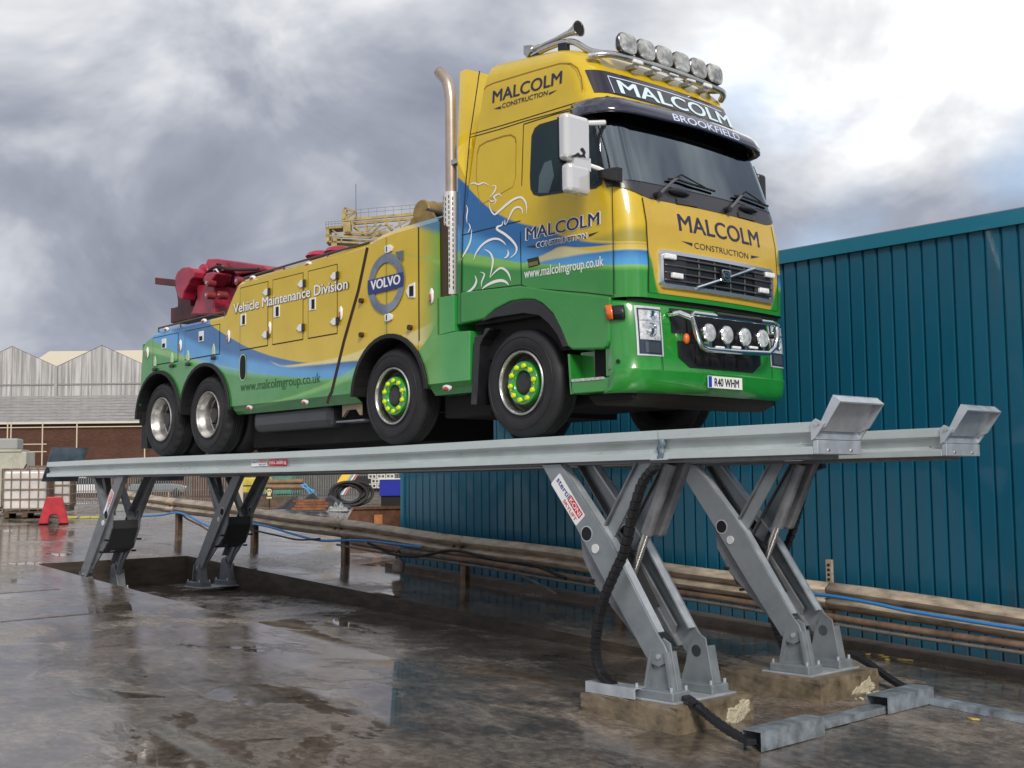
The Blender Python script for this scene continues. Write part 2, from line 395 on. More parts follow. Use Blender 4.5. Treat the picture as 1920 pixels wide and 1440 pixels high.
# ------------------------------------------------------------------ teal clad building
bld = thing('clad_building', 'teal profiled metal clad building beside the crash barrier', 'building', (0, 4.8, 0))
teal = mat('teal_cladding', (.0025, .090, .160), .38, .0, var=.10, vscale=1.2, coat=.25, rvar=.06, stretch=(1, 1, .25))
tealf = mat('teal_flashing', (.004, .15, .24), .36, .0, coat=.25)
def weather(m, c):
    nt = m.node_tree; N = nt.nodes; L = nt.links; b = N['Principled BSDF']; src = b.inputs['Base Color'].links[0].from_socket
    g = N.new('ShaderNodeNewGeometry'); sp_ = N.new('ShaderNodeSeparateXYZ'); L.new(g.outputs['Position'], sp_.inputs[0])
    mp = N.new('ShaderNodeMapping'); mp.inputs['Scale'].default_value = (5, 5, .35); L.new(g.outputs['Position'], mp.inputs[0])
    n = N.new('ShaderNodeTexNoise'); n.inputs['Scale'].default_value = 1.6; n.inputs['Detail'].default_value = 7; n.inputs['Roughness'].default_value = .65; L.new(mp.outputs[0], n.inputs[0])
    h = N.new('ShaderNodeMapRange'); L.new(sp_.outputs[2], h.inputs[0]); h.inputs[1].default_value = 1.1; h.inputs[2].default_value = .0; h.inputs[3].default_value = .12; h.inputs[4].default_value = .42
    a = N.new('ShaderNodeMath'); a.operation = 'ADD'; L.new(n.outputs['Fac'], a.inputs[0]); L.new(h.outputs[0], a.inputs[1])
    k = N.new('ShaderNodeMapRange'); k.interpolation_type = 'SMOOTHSTEP'; L.new(a.outputs[0], k.inputs[0]); k.inputs[1].default_value = .66; k.inputs[2].default_value = 1.05; k.inputs[4].default_value = .65
    mx = N.new('ShaderNodeMix'); mx.data_type = 'RGBA'; L.new(k.outputs[0], mx.inputs[0]); L.new(src, mx.inputs[6]); mx.inputs[7].default_value = (*c, 1); L.new(mx.outputs[2], b.inputs['Base Color'])
weather(teal, (.045, .052, .052))
PITCH = .1895; NR = 6; prof = []
for k in range(NR):
    x = k*PITCH; prof += [(x+.004, .034), (x+.018, .0), (x+.165, .0), (x+.178, .034)]
prof.append((NR*PITCH, .034))
mb = MB(); mb.grid([[(x, y, -.9) for x, y in prof], [(x, y, 4.80) for x, y in prof]])
proto = None
for i in range(15):
    x0 = -8.2+i*NR*PITCH
    if proto is None:
        proto = mb.build('cladding_sheet', teal, bld, origin=None, fixn=False); proto.location = (x0, 0, 0)
        for v in proto.data.vertices: v.co.y += 4.8; 
        proto.location = (x0, 0, 0); c = proto
    else:
        c = proto.copy(); COL.objects.link(c); c.location = (x0, 0, 0)
MB().box(-8.26, 9.2, 4.755, 4.80, 4.775, 4.94).build('roof_flashing', tealf, bld)
MB().box(-8.27, 9.2, 4.80, 16, 4.90, 4.96).build('roof_sheet', mat('roof_grey', (.2, .22, .24), .6), bld)
MB().box(-8.22, -8.14, 4.77, 4.86, -.1, 4.78).build('corner_flashing', tealf, bld)
MB().box(-8.2, 8.8, 4.84, 16, -.9, 4.88).build('wall_core', teal, bld)
# ------------------------------------------------------------------ crash barrier along the building
gr = thing('crash_barrier', 'long mud-stained steel crash barrier between the lift and the teal building', 'barrier', (-15.2, 4.1, gz(-15.2)))
px = [-18.3, -15.2, -12.1, -9.04, -5.8, -2.55, .68, 3.9, 7.1]
wb = [(-.02, .0), (-.05, .03), (-.095, .055), (-.11, .085), (-.095, .115), (-.05, .14), (-.03, .155), (-.05, .17), (-.095, .195), (-.11, .225), (-.095, .255), (-.05, .28), (-.02, .31)]
def bh(x): return gz(x)+.47+.012*math.sin(x*1.3)
for a, b in zip(px, px[1:]):
    mb = MB(); rows = []
    for i in range(7):
        x = lerp(a-.02, b+.06, i/6); dn = .03*math.sin(a*3.1)*math.sin(math.pi*i/6)
        rows.append([(x, 4.12+y+dn-(.006 if i == 6 else 0), bh(x)+z) for y, z in wb])
    o = mb.grid(rows).build('barrier_beam', mud, gr, smooth=True, fixn=False)
    s_ = o.modifiers.new('s', 'SOLIDIFY'); s_.thickness = .006
for x in px:
    if x < -17 or x > 6: continue
    MB().prism([(x-.055, 4.13), (x+.055, 4.13), (x+.055, 4.145), (x-.04, 4.145), (x-.04, 4.235), (x+.055, 4.235), (x+.055, 4.25), (x-.055, 4.25)], gz(x)-.05, gz(x)+.7, 'z').build('barrier_post', mudd if x < 0 else mud, gr, bevel=.004)
    for dx in (-.09, .09):
        MB().cyl((x+dx, 4.005, bh(x)+.15), (x+dx, 4.06, bh(x)+.15), .018, 8).build('bolt', rust, gr)
def run(name, m, r, y, h, x0, x1, label, cat, wob=.02, n=26):
    pts = [(lerp(x0, x1, i/n), y+wob*.5*math.sin(i*1.7), gz(lerp(x0, x1, i/n))+h+wob*math.sin(i*.9+y*7)) for i in range(n+1)]
    return tag(MB().tube(pts, r, 10).build(name, m), label, cat)
run('pipe', mudd, .042, 4.03, .42, -8.6, 8, 'thick muddy brown pipe slung under the crash barrier beside the teal building', 'pipe', .012)
run('pipe', mat('grey_conduit', (.16, .14, .125), .5, var=.3), .020, 3.99, .35, -9, 8, 'thin grey conduit running below the brown pipe on the crash barrier', 'pipe', .012)
def hose_px(name, m, r, y, pts, label, cat, off=0):
    P = []
    for u, v in pts: P.append(onY(u, v, y))
    Q = []
    for i in range(len(P)-1):
        p0 = P[max(i-1, 0)]; p1 = P[i]; p2 = P[i+1]; p3 = P[min(i+2, len(P)-1)]
        for k in range(6):
            t = k/6; Q.append(.5*((2*p1)+(p2-p0)*t+(2*p0-5*p1+4*p2-p3)*t*t+(3*p1-p0-3*p2+p3)*t**3))
    Q.append(P[-1])
    return tag(MB().tube(Q, r, 8).build(name, m), label, cat)
hose_px('water_hose', bluep, .021, 3.93, [(262, 968), (300, 966), (330, 961), (355, 968), (380, 982), (405, 990), (440, 985), (470, 982), (505, 988), (545, 1000), (590, 1012), (620, 1014), (650, 1013), (690, 1014), (740, 1020), (790, 1026)], 'blue water hose draped along the crash barrier towards the pit', 'hose')
hose_px('water_hose', bluep, .02, 3.93, [(1495, 1112), (1560, 1118), (1640, 1132), (1700, 1145), (1790, 1160), (1920, 1180), (2050, 1196)], 'blue water hose tied to the crash barrier beside the teal wall', 'hose')
hose_px('black_cable', black, .016, 3.9, [(455, 990), (520, 1004), (560, 1012), (600, 1010)], 'slack black cable hanging under the crash barrier beam', 'cable')
hose_px('black_cable', black, .022, 3.94, [(690, 1018), (740, 1040), (790, 1042), (850, 1032), (930, 1050), (1000, 1060), (1060, 1085)], 'black cable looping from the crash barrier beside the hanging jug', 'cable')
hose_px('steel_stay', mat('grey_conduit', (.16, .14, .125)), .02, 4.2, [(935, 1062), (1000, 1090), (1045, 1115)], 'thin grey stay leaning from the crash barrier to the ground by the teal wall', 'stay')
jug = thing('plastic_jug', 'dirty plastic jug hanging from the crash barrier', 'jug', onY(748, 1070, 3.95))
jm2 = mat('dirty_plastic', (.20, .16, .13), .5, var=.4)
c = onY(748, 1057, 3.95)
MB().lathe([(.0, -.14), (.09, -.14), (.10, -.12), (.10, .02), (.07, .07), (.03, .10), (.03, .13), (0, .13)], c, (0, .2, 1), 16).build('jug_body', jm2, jug)
MB().tube([(c.x-.07, c.y, c.z+.05), (c.x-.07, c.y, c.z+.17), (c.x, c.y, c.z+.22), (c.x+.05, c.y, c.z+.13)], .012, 6).build('jug_handle', black, jug)
# slotted channel standing at the barrier
br = thing('slotted_channel', 'short slotted galvanised channel standing upright behind the crash barrier', 'channel', (.7, 4.18, gz(.7)+.6))
MB().box(.66, .74, 4.16, 4.20, gz(.7)+.6, gz(.7)+1.04).build('channel_web', mud, br, bevel=.004)
for k in range(4): MB().box(.685, .715, 4.155, 4.162, gz(.7)+.80+k*.055, gz(.7)+.83+k*.055).build('slot', dark, br)
# ================================================================== the platform lift
RT, RB = 2.483, 2.238
lift = thing('platform_lift', 'galvanised lift runway bearing stickers, on angled scissor legs, under the lettered side of the truck', 'vehicle lift', (-4, .155, 0), 'pair of galvanised lift runways')
rp = [(-.15, RT), (-.15, RT-.078), (-.118, RT-.092), (-.095, RB+.085), (-.112, RB+.066), (-.15, RB+.056), (-.15, RB), (.46, RB), (.46, RB+.056), (.42, RB+.066), (.405, RB+.085), (.428, RT-.092), (.46, RT-.078), (.46, RT)]
secs = [(-11.36, -10.158), (-10.150, 1.872), (1.880, 3.40)]
for a, b in secs:
    n = max(1, int((b-a)/1.0)); mb = MB()
    sg = lambda x: -.026*math.exp(-((x+3.2)/4.0)**2)
    rows = [[(lerp(a, b, i/n), y, z+(sg(lerp(a, b, i/n)))) for y, z in rp+[rp[0]]] for i in range(n+1)]
    mb.grid(rows); k = len(rp)
    mb.add([(a, y, z+sg(a)) for y, z in rp], [tuple(range(k))]); mb.add([(b, y, z+sg(b)) for y, z in rp], [tuple(range(k))[::-1]])
    mb.build('runway_section', galv, lift, bevel=.003)
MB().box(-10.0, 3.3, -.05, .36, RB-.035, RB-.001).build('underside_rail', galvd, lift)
# wheel stop at the front end
fl = [(q.x, q.z) for q in (onY(1532, 806, -.15), onY(1562, 740, -.15), onY(1576, 752, -.15), onY(1548, 800, -.15))]
A_, B_, C_, D_ = [Vector(q) for q in fl]; nn = (C_-B_).normalized()*.012
ws = MB().prism([tuple(A_), tuple(B_), tuple(B_+nn), tuple(A_+nn)], -.14, .45).build('wheel_stop', galvb, lift)
for ya, yb in ((-.152, -.140), (.450, .462)): MB().prism(fl, ya, yb).build('side_lip', galvb, ws)
tt = (B_-A_).normalized()*.012; MB().prism([tuple(B_), tuple(C_), tuple(C_-tt), tuple(B_-tt)], -.14, .45).build('top_lip', galvb, ws)
MB().prism([(3.40, RT-.01), (3.44, RT+.02), (3.52, RT-.02), (3.435, RB+.12), (3.40, RB+.10)], -.165, -.150).build('hinge_plate', galvb, lift)
MB().prism([(3.40, RT-.01), (3.44, RT+.02), (3.52, RT-.02), (3.435, RB+.12), (3.40, RB+.10)], .460, .475).build('hinge_plate', galvb, lift)
MB().cyl((3.46, -.18, RT-.02), (3.46, .49, RT-.02), .016, 10).build('hinge_pin', steel, lift)
MB().box(3.402, 3.43, -.15, .46, RB+.11, RT-.03).build('end_plate', galvb, lift, bevel=.004)
MB().box(3.402, 3.445, -.145, .455, RB+.0, RB+.105).build('end_plate', galvb, lift, bevel=.004)
for y in (.0, .31): MB().cyl((3.445, y, RB+.03), (3.452, y, RB+.03), .012, 8).build('bolt', steel, lift)
MB().cyl((3.3, -.152, RB+.08), (3.3, -.146, RB+.08), .012, 8).build('bolt', steel, lift)
# tail ramp at the rear
q0 = onY(77, 903, -.15); q1 = onY(97, 839, -.15)
MB().prism([(q0.x, q0.z), (q1.x, q1.z), (q1.x+.02, q1.z), (q0.x+.02, q0.z)], -.15, .46).build('tail_ramp', mat('galvanised_ramp', (.13, .17, .22), .4, .5, var=.3, vscale=5), lift, bevel=.003)
# clamp and corrugated conduit at the section joint
MB().tube([(1.905+.012*math.sin(i*.7), -.14, RT-.09-.16*i/16) for i in range(17)], [.03+.004*(i % 2) for i in range(17)], 10).build('conduit', mat('grey_corrugated', (.12, .17, .21), .5), lift)
MB().box(1.80, 1.98, -.17, -.1, RB-.012, RB+.0).build('clamp', galvb, lift)
def leg_set(fx, fzz, nm):
    """legs of one end; fx maps x, fzz maps z"""
    def T(pts): return [(fx(a), fzz(b)) for a, b in pts]
    leg = [(.41, 2.215), (.88, 1.60), (1.30, 1.03), (1.66, .56), (1.73, .505), (1.80, .49), (1.87, .525), (1.90, .60), (1.86, .68), (1.80, .745), (1.26, 1.54), (.66, 2.215)]
    gus = [(.80, 1.71), (.86, 1.60), (.885, 1.37), (1.04, 1.12), (1.55, .66), (1.60, .78), (1.1, 1.45)]
    flg = [(.66, 2.215), (1.26, 1.54), (1.78, .775), (1.765, .765), (1.245, 1.53), (.645, 2.205)]
    flr = [(.41, 2.215), (.88, 1.60), (1.62, .60), (1.635, .61), (.895, 1.61), (.425, 2.22)]
    for y, d in ((-.1, 1), (.42, -1)):
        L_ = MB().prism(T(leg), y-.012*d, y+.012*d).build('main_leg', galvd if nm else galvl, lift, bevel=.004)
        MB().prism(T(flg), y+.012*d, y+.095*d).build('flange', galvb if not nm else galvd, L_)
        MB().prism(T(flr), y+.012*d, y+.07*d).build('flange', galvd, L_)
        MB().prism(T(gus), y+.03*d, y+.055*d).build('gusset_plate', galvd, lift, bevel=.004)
        sgn = -1
        yy = y-.012*d if d == 1 else y-.012
        c = (fx(.985), fzz(1.585))
        MB().cyl((c[0], y-.0165, c[1]), (c[0], y-.011, c[1]), .072, 20).build('hole_rim', galvb, lift)
        MB().cyl((c[0], y-.0185, c[1]), (c[0], y-.016, c[1]), .062, 20).build('lightening_hole', dark, lift)
        c = (fx(1.09), fzz(1.455)); MB().cyl((c[0], y-.022, c[1]), (c[0], y-.012, c[1]), .042, 18).build('bearing_cap', mat('cap_plastic', (.62, .64, .66), .5), lift)
        for a, b_ in ((1.02, 1.17), (1.20, .97)):
            MB().cyl((fx(a), y-.02, fzz(b_)), (fx(a), y+.05, fzz(b_)), .015, 8).build('bolt', dark, lift)
        # foot bracket
        zb = fzz(.22)
        MB().prism([(fx(1.62), zb+.085), (fx(1.98), zb+.085), (fx(1.905), fzz(.69)), (fx(1.83), fzz(.73)), (fx(1.76), fzz(.69))], y+.018*d, y+.034*d).build('foot_bracket', galvl if not nm else galvd, lift, bevel=.004)
        for xx in (1.64, 1.93):
            MB().prism([(fx(xx), zb+.085), (fx(xx+.03), zb+.085), (fx(lerp(xx, 1.80, .45)+.03), fzz(.62)), (fx(lerp(xx, 1.80, .45)), fzz(.62))], y-.03, y+.10).build('bracket_rib', galvl if not nm else galvd, lift)
        MB().box(min(fx(1.58), fx(2.02)), max(fx(1.58), fx(2.02)), y-.10, y+.13, zb+.012, zb+.09).build('foot_block', galvl if not nm else galvd, lift, bevel=.012)
        for xx in (1.61, 1.99):
            for dy in (-.08, .11): MB().cyl((fx(xx), y+dy, zb+.09), (fx(xx), y+dy, zb+.125), .013, 8).build('anchor_bolt', galvb, lift)
        MB().cyl((fx(1.80), y-.024, fzz(.575)), (fx(1.80), y+.07, fzz(.575)), .022 if y < 0 else .05, 18).build('pivot_pin', galvb, lift)
        if y > 0 and not nm:
            MB().cyl((fx(1.80), y-.034, fzz(.575)), (fx(1.80), y-.020, fzz(.575)), .052, 20).build('pin_cap', mat('cap_plastic', (.62, .64, .66)), lift)
        # upper arm
        yy = y+.08*d
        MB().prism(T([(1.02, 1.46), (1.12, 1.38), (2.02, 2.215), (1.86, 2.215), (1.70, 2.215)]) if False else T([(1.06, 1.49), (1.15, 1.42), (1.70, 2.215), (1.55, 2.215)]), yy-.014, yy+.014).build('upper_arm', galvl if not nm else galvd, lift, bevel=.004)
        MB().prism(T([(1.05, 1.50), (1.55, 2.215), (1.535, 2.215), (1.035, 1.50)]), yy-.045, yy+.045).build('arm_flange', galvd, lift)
    # hydraulic ram between the arms
    a = Vector((fx(1.80), .10, fzz(2.20))); b = Vector((fx(1.22), .10, fzz(.98))); m_ = a.lerp(b, .50)
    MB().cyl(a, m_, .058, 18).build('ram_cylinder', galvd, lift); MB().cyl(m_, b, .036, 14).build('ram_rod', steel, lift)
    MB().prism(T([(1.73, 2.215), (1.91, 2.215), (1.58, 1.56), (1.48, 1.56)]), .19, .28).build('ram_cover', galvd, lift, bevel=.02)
    # torsion box joining the two legs
    MB().prism(T([(.93, 1.50), (1.15, 1.35), (1.42, .93), (1.10, 1.02), (.91, 1.36)]), -.06, .39).build('torsion_box', mat('torsion_box_dark', (.035, .037, .042), .5, .3), lift, bevel=.01)
    zb = fzz(.22)
    x0, x1 = sorted((fx(1.50), fx(2.06)))
    MB().box(x0, x1, -.22, .60, zb-.002, zb+.014).build('base_plate', galvb, lift, bevel=.003)
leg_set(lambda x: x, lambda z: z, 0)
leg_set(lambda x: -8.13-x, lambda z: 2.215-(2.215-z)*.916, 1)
far = copy_tree(lift); far.location.y += 1.95; far['label'] = 'plain galvanised lift runway on scissor legs, between the stickered runway and the teal building'
# things only the near runway has: cover tray, stickers
MB().prism([(1.09, .222), (1.66, .222), (1.66, .315), (1.09, .315)], -.27, -.255).build('cover_tray', galvb, lift)
MB().box(1.09, 1.66, -.255, -.12, .303, .315).build('cover_tray', galvb, lift)
def sticker(cx_, cz_, w, h, ang, y, parts, nm='sticker', base=white):
    """parts: (word or None, u0, v0, u1, v1, material) in the label's own 0..1 frame"""
    ca, sa = math.cos(ang), math.sin(ang)
    def fn(e): return lambda a, b: (cx_+(a-.5)*w*ca-(b-.5)*h*sa, y-e, cz_+(a-.5)*w*sa+(b-.5)*h*ca)
    f0 = fn(.0015); r = .10; k = w/h
    pts = []
    for cxx, cyy, a0 in ((1-r/k, 1-r, 0), (r/k, 1-r, 90), (r/k, r, 180), (1-r/k, r, 270)):
        pts += [(cxx+r/k*math.cos(math.radians(a0+t)), cyy+r*math.sin(math.radians(a0+t))) for t in (0, 30, 60, 90)]
    st = MB().add([f0(*q) for q in pts], [tuple(range(len(pts)))]).build(nm, base, lift, fixn=False)
    for word, u0, v0, u1, v1, m in parts:
        if word is None: MB().add([fn(.0025)(*q) for q in ((u0, v0), (u1, v0), (u1, v1), (u0, v1))], [(0, 1, 2, 3)]).build('label_block', m, st, fixn=False)
        else: lettering('lettering', word, m, st, lambda a, b: fn(.0035)(lerp(u0, u1, a), lerp(v0, v1, b)), .012)
rl = mat('label_red', (.62, .02, .03), .4); bl = mat('label_blue', (.02, .03, .30), .4)
c0 = onY(1065, 936, -.112)
sticker(c0.x, c0.z, .50, .155, math.radians(-50.5), -.1135, [('stertil', .05, .50, .50, .86, bl), (None, .51, .46, .95, .90, rl), ('KONI', .54, .55, .92, .84, white), ('SKYLIFT', .45, .12, .92, .34, rl)])
c0 = onY(201.5+9, 917, -.112); sticker(-9.03, 1.82, .46, .12, math.radians(52), -.1135, [('stertil', .05, .2, .48, .7, bl), (None, .5, .15, .95, .8, rl), ('KONI', .54, .26, .92, .68, white)])
c0 = onY(486, 870, -.118); sticker(c0.x, 2.335, .38, .085, 0, -.1165, [('stertil', .04, .50, .46, .86, bl), (None, .5, .48, .96, .9, rl), ('KONI', .54, .55, .92, .83, white), ('SKYLIFT', .5, .12, .95, .35, bl)])
c0 = onY(521, 869, -.118); sticker(c0.x, 2.335, .42, .075, 0, -.1165, [('MAX. 36000 kg', .05, .24, .95, .78, white)], base=rl)
# concrete pads the front feet stand on
def pad(x0, x1, y0, y1, z0, z1, label, patch):
    rnd = random.Random(int(y0*100)); bm = bmesh.new(); bmesh.ops.create_cube(bm, size=1)
    for v in bm.verts: v.co = Vector((lerp(x0, x1, v.co.x+.5), lerp(y0, y1, v.co.y+.5), lerp(z0, z1, v.co.z+.5)))
    bmesh.ops.subdivide_edges(bm, edges=bm.edges[:], cuts=9, use_grid_fill=True)
    for v in bm.verts:
        ex_ = sum((abs(v.co.x-x0) < .01 or abs(v.co.x-x1) < .01, abs(v.co.y-y0) < .01 or abs(v.co.y-y1) < .01, abs(v.co.z-z1) < .01))
        k = .0015 if ex_ < 2 else .006; d = Vector(((x0+x1)/2, (y0+y1)/2, z0))-v.co
        v.co += Vector((rnd.uniform(-k, k), rnd.uniform(-k, k), rnd.uniform(-k, k*.4)))+(d.normalized()*rnd.uniform(0, .010) if ex_ >= 2 else Vector((0, 0, 0)))
    me = bpy.data.meshes.new('concrete_pad'); bm.to_mesh(me); bm.free(); me.materials.append(conc); o = bpy.data.objects.new('concrete_pad', me); COL.objects.link(o)
    tag(o, label, 'concrete pad')
    # spalled face with the pale aggregate showing: a lumpy sheet over the broken corner
    P = [(y1+(a-1)*(y1-y0), z0+b*(z1-z0)) for a, b in patch]; Q = []
    for a, b in zip(P, P[1:]+P[:1]):
        for k in range(4): Q.append((lerp(a[0], b[0], k/4)+rnd.uniform(-.012, .012), lerp(a[1], b[1], k/4)+rnd.uniform(-.008, .008)))
    c = (sum(q[0] for q in Q)/len(Q), sum(q[1] for q in Q)/len(Q)); n = len(Q); vs = []; fs = []
    for ring, t in enumerate((1, .7, .4, .15)):
        for q in Q: vs.append((x1+(-.012 if ring == 0 else .005+rnd.uniform(-.003, .004)), lerp(c[0], q[0], t), lerp(c[1], q[1], t)))
    for ring in range(3): fs += [(ring*n+i, ring*n+(i+1) % n, (ring+1)*n+(i+1) % n, (ring+1)*n+i) for i in range(n)]
    fs.append(tuple(range(3*n, 4*n))); MB().add(vs, fs).build('spalled_patch', concp, o)
    return o
pad(1.06, 2.15, -.30, .72, -.15, .22, 'wet concrete pad with a pale broken corner under the feet of the stickered runway', [(.62, .80), (.60, .52), (.56, .44), (.64, .40), (.70, .28), (.80, .33), (.90, .42), (.985, .62), (.985, .86), (.93, .93), (.84, .99), (.78, .84), (.70, .78)])
pad(1.06, 2.20, 1.66, 2.66, -.15, .22, 'wet concrete pad with crumbling foot, under the far runway beside the barrier', [(.45, .42), (.52, .62), (.62, .66), (.70, .74), (.80, .82), (.86, .92), (.90, .72), (.97, .60), (.97, .42), (.75, .40)])
for k in range(16):
    x = 2.2+random.uniform(.0, .12); y = random.uniform(2.1, 2.62); s_ = random.uniform(.012, .03)
    mb = MB().ellip((x, y, gz(x)+s_*.5), s_, s_*.8, s_*.7, 6, 4); tag(mb.build('concrete_crumb', concp, smooth=False), 'pale crumb of concrete below the crumbling pad', 'rubble', 'crumbs of broken concrete')
# hose from the near runway to the pad, and the cable chains to the floor channels
def plane_path(pts, y): return [onY(u, v, y) for u, v in pts]
def smooth_path(P, k=6):
    Q = []
    for i in range(len(P)-1):
        p0 = P[max(i-1, 0)]; p1 = P[i]; p2 = P[i+1]; p3 = P[min(i+2, len(P)-1)]
        for j in range(k):
            t = j/k; Q.append(.5*((2*p1)+(p2-p0)*t+(2*p0-5*p1+4*p2-p3)*t*t+(3*p1-p0-3*p2+p3)*t**3))
    return Q+[P[-1]]
def chain(name, P, w, t, label):
    """articulated cable carrier: flat linked body"""
    Q = smooth_path([Vector(q) for q in P], 8); root = thing(name, label, 'cable chain', Q[-1])
    L_ = 0; pts = [Q[0]]
    for a, b in zip(Q, Q[1:]):
        L_ += (b-a).length
        if L_ > .045: pts.append(b); L_ = 0
    for a, b in zip(pts, pts[1:]):
        d = (b-a); u = d.normalized(); sd = Vector((0, 1, 0)); sd = (sd-u*sd.dot(u)).normalized(); n = u.cross(sd)
        vs = []
        for q, e in ((a-u*.004, 1), (b-u*.008, .86)):
            for i, j in ((-1, -1), (1, -1), (1, 1), (-1, 1)): vs.append(q+sd*i*w*.5*e+n*j*t*.5*e)
        MB().add(vs, [(0, 1, 2, 3), (4, 7, 6, 5), (0, 4, 5, 1), (1, 5, 6, 2), (2, 6, 7, 3), (3, 7, 4, 0)]).build('chain_link', blackp, root, bevel=.004)
    return root
P = plane_path([(1228, 876), (1205, 905), (1186, 965), (1172, 1030), (1150, 1080), (1130, 1130), (1118, 1190), (1118, 1235), (1130, 1270), (1160, 1291)], -.22)
chain('cable_chain', P, .088, .06, 'black cable chain hanging from the stickered runway to its pad')
P = plane_path([(1545, 872), (1520, 885), (1505, 930), (1488, 990), (1470, 1040), (1455, 1100), (1450, 1160), (1470, 1215)], 2.56)
chain('cable_chain', P, .075, .06, 'black cable chain hanging from the plain runway by the teal wall')
P = [onZ(1275, 1303, .25), onZ(1300, 1318, .24), onZ(1330, 1343, .15), onZ(1370, 1372, .07), onZ(1412, 1393, .04)]
chain('cable_chain', P, .09, .05, 'black cable chain sloping from the near pad to the floor channel')
P = [onZ(1600, 1228, .22), onZ(1630, 1245, .18), onZ(1665, 1270, .1), onZ(1700, 1292, .05)]
chain('cable_chain', P, .09, .05, 'black cable chain from the far pad to the floor channel near the barrier')
# galvanised floor channels
gch = mat('galvanised_channel', (.34, .39, .44), .38, .55, var=.45, vscale=8, rvar=.12)
def channel(x0, x1, y0, y1, h, label, t=.006):
    z0 = gz((x0+x1)/2)+.002; o = MB()
    r = thing('floor_channel', label, 'steel channel', ((x0+x1)/2, (y0+y1)/2, z0), 'galvanised floor channels')
    if y1-y0 > x1-x0:
        MB().box(x0, x1, y0, y1, z0+h-t, z0+h).build('channel_top', gch, r); MB().box(x1-t, x1, y0, y1, z0, z0+h-t).build('channel_side', gch, r); MB().box(x0, x0+t, y0, y1, z0, z0+h-t).build('channel_side', gch, r)
    else:
        MB().box(x0, x1, y0, y1, z0+h-t, z0+h).build('channel_top', gch, r); MB().box(x0, x1, y0, y0+t, z0, z0+h-t).build('channel_side', gch, r); MB().box(x0, x1, y1-t, y1, z0, z0+h-t).build('channel_side', gch, r)
    del r['group']; return r
channel(2.70, 2.88, -.18, .68, .15, 'deep galvanised channel with a scuffed side where the cable chain meets the floor')
channel(2.60, 2.76, .62, 1.90, .06, 'flat galvanised channel linking the two deep floor channels')
channel(2.58, 2.80, 1.80, 2.60, .15, 'deep galvanised channel in the middle of the floor run by the far pad')
r = thing('floor_channel', 'long flat galvanised channel leading away past the litter', 'steel channel', (2.8, 2.6, gz(2.8)))
for nm_, ya, yb, h0, h1 in (('channel_top', 2.52, 2.68, .052, .058), ('channel_side', 2.52, 2.526, 0, .052), ('channel_side', 2.674, 2.68, 0, .052)):
    MB().add([(x, y, gz(x)+.002+h) for x in (2.80, 7.5) for y in (ya, yb) for h in (h0, h1)], [(0, 1, 3, 2), (4, 6, 7, 5), (0, 4, 5, 1), (2, 3, 7, 6), (0, 2, 6, 4), (1, 5, 7, 3)]).build(nm_, gch, r)
# litter by the far pad
ylw = mat('yellow_litter', (.52, .38, .10), .7)
for i, (u, v, w, d) in enumerate(((1651, 1230, .05, .03), (1660, 1233, .07, .03), (1664, 1238, .05, .04), (1700, 1239, .16, .025), (1658, 1226, .03, .02), (1627, 1228, .05, .02), (1910, 1255, .12, .06), (1825, 1350, .08, .03))):
    q = onG(u, v); a = random.uniform(0, 3)
    pts = [(q.x+w*math.cos(a+t)*(1+.3*math.sin(3*t+i))*.6, q.y+d*math.sin(a+t)*.9) for t in (0, .8, 1.6, 2.6, 3.5, 4.4, 5.4)]
    tag(MB().prism(pts, gz(q.x)+.003, gz(q.x)+.016, 'z').build('litter', ylw), 'small scrap of yellow litter on the wet ground by the crash barrier', 'litter', 'yellow scraps by the barrier')
